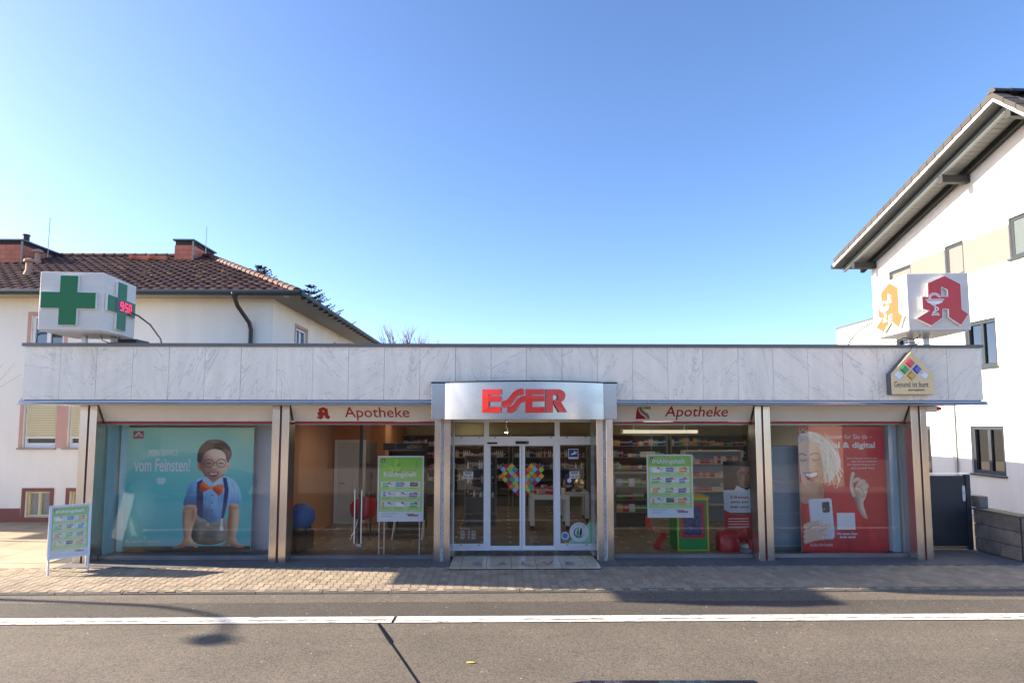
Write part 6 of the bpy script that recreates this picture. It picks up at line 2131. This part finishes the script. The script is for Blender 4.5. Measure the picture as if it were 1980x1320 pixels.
mb.quad((RX, yN, 0), (RX + 14, yN, 0), (RX + 14, yN, zc), (RX, yN, zc)).quad((RX + 14, yF, 0), (RX, yF, 0), (RX, yF, zc + .2), (RX + 14, yF, zc + .2))
mb.build('wall', 'render_white', rh)
# beige band between the upper windows, thin string course
up_ = sorted(rops[4:])
for (a, b) in ((up_[0][1] + .0, up_[1][0]), (up_[1][1], up_[2][0])):
    MB().fbox(fg, a + .002, b - .002, sz(5.90), sz(6.62), .0, .006).build('colour_band', 'beige_render', rh)
MB().fbox(fg, -yF, -yN, sz(5.575), sz(5.59), .001, .02).build('string_course', 'cap_metal', rh)
for i, (a, b, c, d) in enumerate(rops):
    m_ = 'anthracite' if i < 2 else 'grey_frame'
    w = MB().frame(fg, a + .002, b - .002, c + .002, d - .002, .10, -.15, -.05).fbox(fg, (a + b) / 2 - .05, (a + b) / 2 + .05, c + .07, d - .07, -.15, -.068).build('window', m_, rh)
    MB().fbox(fg, a, b, c, d, -.125, -.115).build('pane', 'house_glass', w)
    MB().fbox(fg, a, b, c, d, -.18, -.176).build('curtain_or_backing', 'curtain_pale' if i in (2, 3, 4) else 'dark_room', w)  # dark ones are plain sheets painted to stand in for unlit rooms
    MB().fbox(fg, a - .04, b + .04, c - .05, c - .003, -.06, .06).build('sill', m_, w)
    if i in (4, 5, 6):
        z = d - .06
        while z > c + (.12 if i == 6 else .02):
            MB().fbox(fg, a + .075, b - .075, z - .042, z, -.075, -.062).build('blind_slat', M('blind_grey', (.2, .19, .175), .5) if i != 6 else M('blind_green', (.12, .15, .145), .4), w)
            z -= .05
MB().tube([(RX - .06, sy(3.03), sz(3.2)), (RX - .06, sy(3.03), .1)], .05, 10).build('downpipe', 'alu', rh, smooth=True)
# roof
OV = .9 * KS
XO = RX - OV
roofo = MB()
yE = sy(6.11)
T = .16
for s, (ya, yb) in enumerate(((apex_y, yE), (apex_y, 0.9))):
    za, zb_ = zroof(ya), zroof(yb)
    v = [(XO + .05, ya, za), (RX + 14, ya, za), (RX + 14, yb, zb_), (XO + .05, yb, zb_)]
    roofo.add([Vector(q) for q in v] + [Vector(q) - Vector((0, 0, T)) for q in v], [(0, 1, 2, 3), (7, 6, 5, 4), (0, 4, 5, 1), (1, 5, 6, 2), (2, 6, 7, 3), (3, 7, 4, 0)])
roofo = roofo.build('roof', 'roof_black', rh)


def rake_board(name, mat, x0, x1, zo0, zo1, ya, yb, parent):
    mb = MB()
    v = []
    for x in (x0, x1):
        v += [(x, ya, zroof(ya) + zo0), (x, yb, zroof(yb) + zo0), (x, yb, zroof(yb) + zo1), (x, ya, zroof(ya) + zo1)]
    mb.add(v, [(0, 1, 2, 3), (7, 6, 5, 4), (0, 4, 5, 1), (1, 5, 6, 2), (2, 6, 7, 3), (3, 7, 4, 0)])
    return mb.build(name, mat, parent)


for ya, yb in ((apex_y, yE), (apex_y, 0.9)):
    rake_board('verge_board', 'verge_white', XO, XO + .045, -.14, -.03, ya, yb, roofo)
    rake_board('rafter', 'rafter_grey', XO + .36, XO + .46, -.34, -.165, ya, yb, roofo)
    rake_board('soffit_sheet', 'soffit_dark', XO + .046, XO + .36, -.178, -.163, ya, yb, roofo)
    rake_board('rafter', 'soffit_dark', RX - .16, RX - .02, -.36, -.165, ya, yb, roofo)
    # soffit boards between the rafters
    L_ = abs(yb - ya)
    nb = int(L_ / .16)
    sg = 1 if yb > ya else -1
    for k in range(nb):
        y0 = ya + sg * (k * .16 + .006)
        y1 = ya + sg * (k * .16 + .150)
        mb = MB()
        x0, x1 = XO + .461, RX - .161
        mb.hexa([(x0, y0, zroof(y0) - .195), (x1, y0, zroof(y0) - .195), (x1, y1, zroof(y1) - .195), (x0, y1, zroof(y1) - .195)],
                [(x0, y0, zroof(y0) - .165), (x1, y0, zroof(y0) - .165), (x1, y1, zroof(y1) - .165), (x0, y1, zroof(y1) - .165)])
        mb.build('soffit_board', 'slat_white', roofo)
    # verge tiles
    nt_ = int(L_ / .33)
    for k in range(nt_):
        y0, y1 = ya + sg * k * .33, ya + sg * (k * .33 + .345)
        lift = .02
        mb = MB()
        mb.hexa([(XO - .03, y0, zroof(y0) - .06), (XO + .30, y0, zroof(y0) - .0), (XO + .30, y1, zroof(y1) + lift), (XO - .03, y1, zroof(y1) - .06 + lift)],
                [(XO - .03, y0, zroof(y0) + .09), (XO + .30, y0, zroof(y0) + .09), (XO + .30, y1, zroof(y1) + .09 + lift), (XO - .03, y1, zroof(y1) + .09 + lift)])
        mb.build('verge_tile', 'roof_grey', roofo)
for k in range(10):
    v, f_ = half_tube(Vector((XO - .03 + k * .42, apex_y, apex_z + .06)), Vector((1, 0, 0)), .45, .13, .12)
    MB().add(v, f_).build('ridge_tile', 'roof_grey' if k == 0 else 'roof_black', roofo)
# near slope tiles seen at the very edge of the picture
tn = MB().add([(x * 1.0, y, z) for x, y, z in tv], tf).mesh('roof_tile', 'roof_grey')
for r_ in range(5):
    for cc in range(8):
        o = link('roof_tile', tn, roofo)
        y = apex_y - .25 - (r_ + 1) * .30 * .7071
        o.location = Vector((XO + .32 + cc * .3, y, zroof(y) + .03)) - ORG[rh]
        o.rotation_euler = (R(45), 0, 0)
for y in (sy(2.25), sy(5.62), apex_y):
    MB().box(XO + .36, RX, y - .08, y + .08, zroof(y) - .56, zroof(y) - .345).build('purlin', 'soffit_dark', roofo)
MB().tube([(XO, yE + .1, zroof(yE) - .12), (RX + 14, yE + .1, zroof(yE) - .12)], .08, 8).build('gutter', 'grey_frame', rh)
# lower annex behind the gabled house
ax = empty('annex_building', (17.0, 16.0, 0), 'low white flat-roofed annex behind the gabled house', 'building')
MB().box(RX + .002, RX + 12, yF + .01, sy(7.64), 0, sz(5.47)).build('wall', 'render_white', ax)
MB().box(RX - .03, RX + 12, yF + .01, sy(7.64) + .03, sz(5.47) + .002, sz(5.47) + .05).build('coping', 'cap_metal', ax)

# ---- gate and low garden wall
gate = empty('garden_gate', (9.25, 1.9, 0), 'plain anthracite metal gate between the shop and the low wall', 'gate')
fgq = FRONT(1.9)
MB().fbox(fgq, 8.22, 9.56, .075, 1.505, -.02, .02).build('leaf', 'anthracite', gate, bevel=.004)
MB().fbox(fgq, 9.565, 9.66, .0, 1.53, -.05, .04).build('post', 'anthracite', gate, bevel=.004)
MB().fbox(fgq, 8.2, 9.66, 1.531, 1.552, -.05, .045).build('top_rail', 'alu_white', gate)
MB().fbox(fgq, 8.25, 9.54, .02, .07, -.015, .015).build('bottom_bar', M('brass_bar', (.4, .28, .15), .4, .5), gate)
hn = MB().prism(fgq, catmull([(9.50, 1.0), (9.545, 1.0), (9.552, 1.14), (9.545, 1.29), (9.50, 1.29), (9.494, 1.14)], 3), .02, .028).build('lock_plate', 'white_gloss', gate)
MB().tube([fgq(9.52, 1.17, .028), fgq(9.52, 1.17, .07), fgq(9.44, 1.17, .075)], .011, 8).lathe(fgq(9.52, 1.17, .03), [(0, -.01), (.022, -.01), (.022, .012), (0, .012)], 10, 'Y').build('handle', 'chrome', hn)

M('wall_stone', (.2, .175, .15), .95, var=.35, vs=4, fine=.3, fs=50, bump=.6, bs=25, rnd=.15)
M('plaster_patch', (.50, .51, .50), .9, fine=.1, fs=40, bump=.3, bs=40)
gw = empty('garden_wall', (9.75, 1.3, 0), 'low weathered block wall with flaking plaster beside the gate', 'wall')
MB().box(9.71, 9.91, .76, 1.84, .0, .82).build('core', 'joint_dark', gw)
rr = random.Random(3)
for j, (z0, z1) in enumerate(((.02, .27), (.28, .545), (.555, .82))):
    y = .76 - (.2 if j % 2 else 0)
    while y < 1.82:
        a, b = max(y, .765), min(y + .46, 1.85)
        if b - a > .05:
            mb = MB().box(9.675 + rr.uniform(-.006, .008), 9.705, a, b - .008, z0, z1)
            mb.build('block', 'wall_stone', gw, bevel=.008)
        y += .46
for j, (z0, z1) in enumerate(((.02, .27), (.28, .545), (.555, .82))):
    MB().box(9.71, 9.905, .735 + rr.uniform(-.008, .008), .757, z0, z1).build('block', 'wall_stone', gw, bevel=.008)
MB().box(9.64, 9.96, .70, 1.3, .825, .86).box(9.64, 9.96, 1.306, 1.86, .825, .862).build('coping', 'concrete_kerb', gw, bevel=.008)
MB().box(9.72, 9.9, 1.72, 1.95, .866, 1.10).build('raised_block', 'wall_stone', gw, bevel=.012)
fpw = FRONT(.728)
MB().prism(fpw, [(9.72, .50), (9.75, .58), (9.80, .62), (9.84, .55), (9.86, .44), (9.90, .36), (9.895, .20), (9.84, .17), (9.80, .10), (9.765, .16), (9.77, .30), (9.735, .36), (9.745, .45)], 0, .016).prism(
    fpw, [(9.75, .66), (9.79, .72), (9.81, .66), (9.79, .62)], 0, .012).build('plaster_patch', 'plaster_patch', gw)

# ------------------------------------------------------------------ plants
M('bark', (.10, .075, .055), .9, var=.3, vs=8)
M('twig_red', (.20, .10, .075), .85, rnd=.2)
M('twig_pale', (.28, .23, .14), .85)
M('needle', (.028, .050, .022), .75, rnd=.4, var=.3, vs=2)


def bare_plant(name, base, h, seed, mat, label, cat, up=.55, levels=4, kids=4, r0=.05, spread=.6):
    e = empty(name, base, label, cat)
    r = random.Random(seed)
    trunk, twigs = MB(), MB()

    def grow(p, d, L, rad, lev):
        pts = [p]
        dd = d.copy()
        for i in range(4):
            dd = (dd + Vector((r.uniform(-.12, .12), r.uniform(-.12, .12), up * .12))).normalized()
            pts.append(pts[-1] + dd * (L / 4))
        (trunk if lev == 0 else twigs).tube(pts, rad, 6 if lev < 2 else 4, rad * .5, cap=False)
        if lev >= levels:
            return
        n = kids + r.randint(0, 2)
        for k in range(n):
            t = r.uniform(.35, 1.0)
            i = min(int(t * 4), 3)
            q = pts[i].lerp(pts[i + 1], t * 4 - i)
            a = r.uniform(0, 2 * math.pi)
            nd = (dd + Vector((math.cos(a), math.sin(a), r.uniform(-.1, .5))) * spread).normalized()
            grow(q, nd, L * r.uniform(.5, .72), rad * .5, lev + 1)
    grow(Vector(base), Vector((0, 0, 1)), h * .45, r0, 0)
    trunk.build('trunk', 'bark', e)
    twigs.build('branches', mat, e)
    return e


bare_plant('bare_tree', (-3.7, 13.0, 0), 6.9, 11, 'twig_red', 'bare reddish tree crown showing above the shop roof', 'tree', .9, 4, 5, .12, .42)
bare_plant('bare_shrub', (-13.0, 3.3, 0), 5.6, 23, 'twig_pale', 'leafless budding shrub at the left edge in front of the house', 'shrub', .5, 3, 5, .05, .7)


def spruce(base, h, seed, label):
    e = empty('spruce_tree', base, label, 'tree', 'spruces behind the house')
    b = Vector(base)
    r = random.Random(seed)
    MB().tube([b, b + Vector((0, 0, h * .5)), b + Vector((0, 0, h))], .16, 7, .015).build('trunk', 'bark', e)
    mb, wood = MB(), MB()
    z = h * .35
    while z < h - .1:
        L = (h - z) * .7 + .15
        for k in range(r.randint(13, 16)):
            a = r.uniform(0, 2 * math.pi)
            d = Vector((math.cos(a), math.sin(a), .25))
            p = b + Vector((0, 0, z))
            LL = L * r.uniform(.7, 1.1)
            end = p + d * LL + Vector((0, 0, .12 * LL))
            wood.tube([p, p.lerp(end, .5) - Vector((0, 0, .06 * LL)), end], .018, 4, .004, cap=False)
            side = Vector((-d.y, d.x, 0)).normalized()
            m = max(4, int(LL / .09))
            for q in range(m):
                t = .12 + .88 * q / (m - 1)
                c0 = p.lerp(end, t) - Vector((0, 0, .06 * LL * math.sin(math.pi * t)))
                for sgn in (-1, 1, 0):
                    l2 = (.10 + .32 * LL * (1 - t) * .6) * r.uniform(.6, 1.1)
                    dv = (d.normalized() * .75 + side * sgn * .85 + Vector((0, 0, r.uniform(-.15, .35)))).normalized()
                    tip = c0 + dv * l2
                    w = .03 + .02 * r.random()
                    s2 = dv.cross(Vector((0, 0, 1))).normalized() * w
                    u2 = Vector((0, 0, w))
                    mid = c0.lerp(tip, .55)
                    mb.add([c0, mid + s2, tip, mid - s2, mid + u2], [(0, 1, 2), (0, 2, 3), (0, 4, 2)])
        z += r.uniform(.2, .3)
    wood.build('branches', 'bark', e)
    mb.build('crown', 'needle', e)


spruce((-9.1, 17.6, 0), 9.1, 5, 'dark spruce whose pointed branches rise beside the hip roof')
spruce((-12.3, 19.5, 0), 10.55, 9, 'dark spruce whose tip alone shows over the tiled roof')

# ------------------------------------------------------------------ street lamp left of the picture; its shadow falls on the road
ll = empty('street_lamp', (-17.5, 0.05, 0), 'grey street lamp with curved arm beyond the left edge', 'lamp')
pts = catmull([(-17.5, .05, 0), (-17.5, .05, 3.0), (-17.5, .03, 5.0), (-17.48, -.1, 5.6), (-17.4, -.5, 5.95), (-17.3, -1.0, 6.0)], 6, False)
MB().tube(pts, .065, 10, .035).build('pole', 'alu', ll, smooth=True)
MB().lathe((-17.28, -1.2, 5.98), [(0, -.09), (.17, -.07), (.22, .0), (.14, .07), (0, .09)], 14).build('lamp_head', 'alu', ll, smooth=True)

# ------------------------------------------------------------------ parked cars on the near side
M('car_paint', (.012, .018, .045), .25, .3, coat=.8, spec=.5)
M('car_glass', (.012, .014, .016), .05, spec=.8)
M('tyre', (.018, .018, .018), .8)
M('rim', (.55, .56, .58), .25, .9)
M('headlamp', (.75, .77, .8), .1, spec=.8)
M('tail_red', (.35, .01, .012), .2)


def make_car(label, loc):
    e = empty('parked_car', (0, 0, 0), label, 'car', 'cars parked on the near side')
    st = [(-1.98, .40, .98, .60, .55), (-1.93, .36, 1.0, .78, .62), (-1.75, .32, 1.02, .84, .60), (-1.55, .30, 1.27, .86, .62), (-1.15, .28, 1.50, .87, .60), (-.5, .28, 1.578, .875, .60), (.2, .28, 1.578, .875, .59),
          (.75, .28, 1.20, .87, .64), (1.0, .28, 1.02, .87, .72), (1.5, .30, .93, .86, .74), (1.9, .34, .80, .82, .68), (2.05, .40, .66, .70, .5)]
    belt = lambda x: .95 if x < 1.0 else .95 - (x - 1.0) * .16
    rings = []
    for x, zs, zt, w, wr in st:
        bz = min(belt(x), zt - .02)
        hs = [(w * .93, zs), (w, zs + .15), (w, zs + .35 if zs + .35 < bz else bz - .05), (w * .965, bz), (wr + .03, zt - .035 if zt - .035 > bz else bz + .004), (wr * .8, zt - .005), (0, zt + .01)]
        rings.append([Vector((x, -a, z)) for a, z in hs] + [Vector((x, a, z)) for a, z in hs[-2::-1]])
    n = len(rings[0])
    body, gl = MB(), MB()
    for i in range(len(rings) - 1):
        for k in range(n - 1):
            q = [rings[i][k], rings[i + 1][k], rings[i + 1][k + 1], rings[i][k + 1]]
            x = (st[i][0] + st[i + 1][0]) / 2
            side = k in (3, n - 5)
            top = k in (4, 5, n - 7, n - 6)
            g = (side and -1.6 < x < .75) or (top and .2 < x < 1.0) or (side and .6 < x < 1.0) or (top and -1.75 < x < -1.2)
            (gl if g else body).quad(*q[::-1])
    body.f.append(tuple(range(len(body.v), len(body.v) + n))); body.v += rings[0]
    body.f.append(tuple(range(len(body.v), len(body.v) + n))[::-1]); body.v += rings[-1]
    bo = body.build('body', 'car_paint', e)
    gl.build('windows', 'car_glass', e)
    # pillars
    pm = MB()
    for s in (-1, 1):
        for x in (-.45, -1.28):
            pm.hexa([(x, s * .855, .95), (x + .07, s * .855, .95), (x + .07, s * .845, .95), (x, s * .845, .95)], [(x, s * .655, 1.45), (x + .07, s * .655, 1.45), (x + .07, s * .64, 1.45), (x, s * .64, 1.45)])
    pm.build('door_pillar', 'black', e)
    for x in (-1.28, 1.28):
        for s in (-1, 1):
            MB().lathe((x, s * .885, .31), [(.36, -.12), (.37, -.1), (.37, .0), (.34, .012), (0, .012)] if s > 0 else [(0, -.012), (.34, -.012), (.37, 0), (.37, .1), (.36, .12)], 24, 'Y').build('wheel_arch', 'black', e)
            w = MB().lathe((x, s * .80, .31), [(.20, -.11), (.29, -.11), (.315, -.08), (.315, .08), (.29, .11), (.20, .11)], 24, 'Y').build('wheel', 'tyre', e, smooth=True)
            rm = MB().lathe((x, s * .905, .31), [(0, -.02), (.06, -.02), (.06, .012), (0, .014)], 12, 'Y')
            for k in range(5):
                a = k * 2 * math.pi / 5
                c_, s_ = math.cos(a), math.sin(a)
                rm.hexa([(x + .04 * c_ + .03 * s_, s * .895, .31 + .04 * s_ - .03 * c_), (x + .2 * c_ + .022 * s_, s * .9, .31 + .2 * s_ - .022 * c_), (x + .2 * c_ - .022 * s_, s * .9, .31 + .2 * s_ + .022 * c_), (x + .04 * c_ - .03 * s_, s * .895, .31 + .04 * s_ + .03 * c_)],
                        [(x + .04 * c_ + .03 * s_, s * .915, .31 + .04 * s_ - .03 * c_), (x + .2 * c_ + .022 * s_, s * .912, .31 + .2 * s_ - .022 * c_), (x + .2 * c_ - .022 * s_, s * .912, .31 + .2 * s_ + .022 * c_), (x + .04 * c_ - .03 * s_, s * .915, .31 + .04 * s_ + .03 * c_)])
            for k in range(24):
                a, b = k * math.pi / 12, (k + 1) * math.pi / 12
                rm.quad((x + .2 * math.cos(a), s * .913, .31 + .2 * math.sin(a)), (x + .2 * math.cos(b), s * .913, .31 + .2 * math.sin(b)), (x + .225 * math.cos(b), s * .912, .31 + .225 * math.sin(b)), (x + .225 * math.cos(a), s * .912, .31 + .225 * math.sin(a)))
            rm.build('rim', 'rim', w)
    for s in (-1, 1):
        MB().lathe((1.93, s * .58, .66), [(0, -.04), (.10, -.03), (.13, 0), (.09, .05), (0, .06)], 12, 'X').build('headlight', 'headlamp', e, smooth=True)
        MB().box(-2.0, -1.93, s * .60 - .09, s * .60 + .09, .72, .92).build('tail_light', 'tail_red', e, bevel=.02)
        MB().lathe((.72, s * 1.0, 1.0), [(0, -.06), (.07, -.05), (.085, 0), (.06, .05), (0, .06)], 10, 'X').build('mirror', 'car_paint', e, smooth=True)
        MB().box(-.35, -.2, s * .885 - .012, s * .885 + .012, .83, .85).box(-1.15, -1.0, s * .885 - .012, s * .885 + .012, .83, .85).build('door_handle', 'rim', e)
    MB().tube([(-.915, 0, 1.485), (-1.08, 0, 1.72), (-1.262, 0, 1.975)], .006, 6, .004).lathe((-.915, 0, 1.478), [(.03, 0), (.025, .02), (0, .03)], 10).tube([(-1.225, 0, 1.925), (-1.27, 0, 1.987)], .008, 6, .005).build('antenna', 'black', e)
    e.location = loc
    return e


def copy_tree(o, parent=None):
    c = o.copy(); COL.objects.link(c); c.parent = parent
    for ch in list(o.children):
        copy_tree(ch, c)
    return c


car = make_car('dark blue parked car whose roof aerial stands at the bottom edge', (.87, -8.42, RZ))
car2 = copy_tree(car)
car2.location = (-10.9, -8.35, RZ)
car2['label'] = 'dark blue parked car reflected in the boy poster window'

# ------------------------------------------------------------------ houses across the street, seen only in the glass
M('render_sand', (.62, .53, .40), .88, var=.06)
M('render_red', (.22, .07, .05), .85, var=.1)


def plain_house(name, x0, x1, y0, y1, h, rh_, mat, label, nwin):
    e = empty(name, ((x0 + x1) / 2, (y0 + y1) / 2, 0), label, 'house', 'houses across the street')
    fr = F((0, y1, 0), (-1, 0, 0), (0, 0, 1))
    ops = []
    for k in range(nwin):
        u = -x1 + (k + .5) * (x1 - x0) / nwin
        ops += [(u - .55, u + .55, 1.0, 2.4)] + ([(u - .55, u + .55, 3.8, 5.1)] if h > 5.4 else [])
    mb = wall_quads(MB(), fr, -x1, -x0, 0, h, ops, .15)
    mb.quad((x0, y1, 0), (x0, y0, 0), (x0, y0, h), (x0, y1, h)).quad((x1, y0, 0), (x1, y1, 0), (x1, y1, h), (x1, y0, h)).quad((x0, y0, 0), (x1, y0, 0), (x1, y0, h), (x0, y0, h))
    mb.build('wall', mat, e)
    for a, b, c, d in ops:
        w = MB().frame(fr, a, b, c, d, .08, -.12, -.05).build('window', 'upvc', e)
        MB().fbox(fr, a, b, c, d, -.1, -.09).build('pane', 'house_glass', w)
        MB().fbox(fr, a, b, c, d, -.149, -.145).build('curtain_or_backing', 'dark_room', w)  # plain sheet painted dark in place of the unlit room
    ym = (y0 + y1) / 2
    MB().add([(x0 - .3, y0 - .4, h), (x1 + .3, y0 - .4, h), (x1 + .3, y1 + .4, h), (x0 - .3, y1 + .4, h), (x0 - .3, ym, h + rh_), (x1 + .3, ym, h + rh_)],
             [(0, 1, 5, 4), (2, 3, 4, 5), (0, 4, 3), (1, 2, 5), (3, 2, 1, 0)]).build('roof', 'ridge_tile', e)


plain_house('opposite_house', -26, -10, -30, -21.5, 3.0, 1.4, 'render_sand', 'sand-coloured house reflected in the left shop windows', 4)
plain_house('opposite_house', -8, 8, -32, -23.5, 3.0, 1.2, 'render_red', 'low red-brown house reflected in the glass doors', 4)
plain_house('opposite_house', 14.0, 26, -14.2, -11.5, 3.1, .8, 'render_sand', 'sand-coloured house reflected behind the woman poster', 4)

# a fallen leaf on the road
M('leaf_yellow', (.55, .42, .10), .7)
lf = MB()
o_ = catmull([(-.40, -3.62), (-.37, -3.60), (-.33, -3.605), (-.30, -3.63), (-.34, -3.645), (-.38, -3.64)], 3)
lf.prism(F((0, 0, RZ + .006), (1, 0, 0), (0, 1, 0)), o_, 0, .004)
tag(lf.build('fallen_leaf', 'leaf_yellow'), 'small yellow leaf lying on the road near the car aerial', 'leaf')
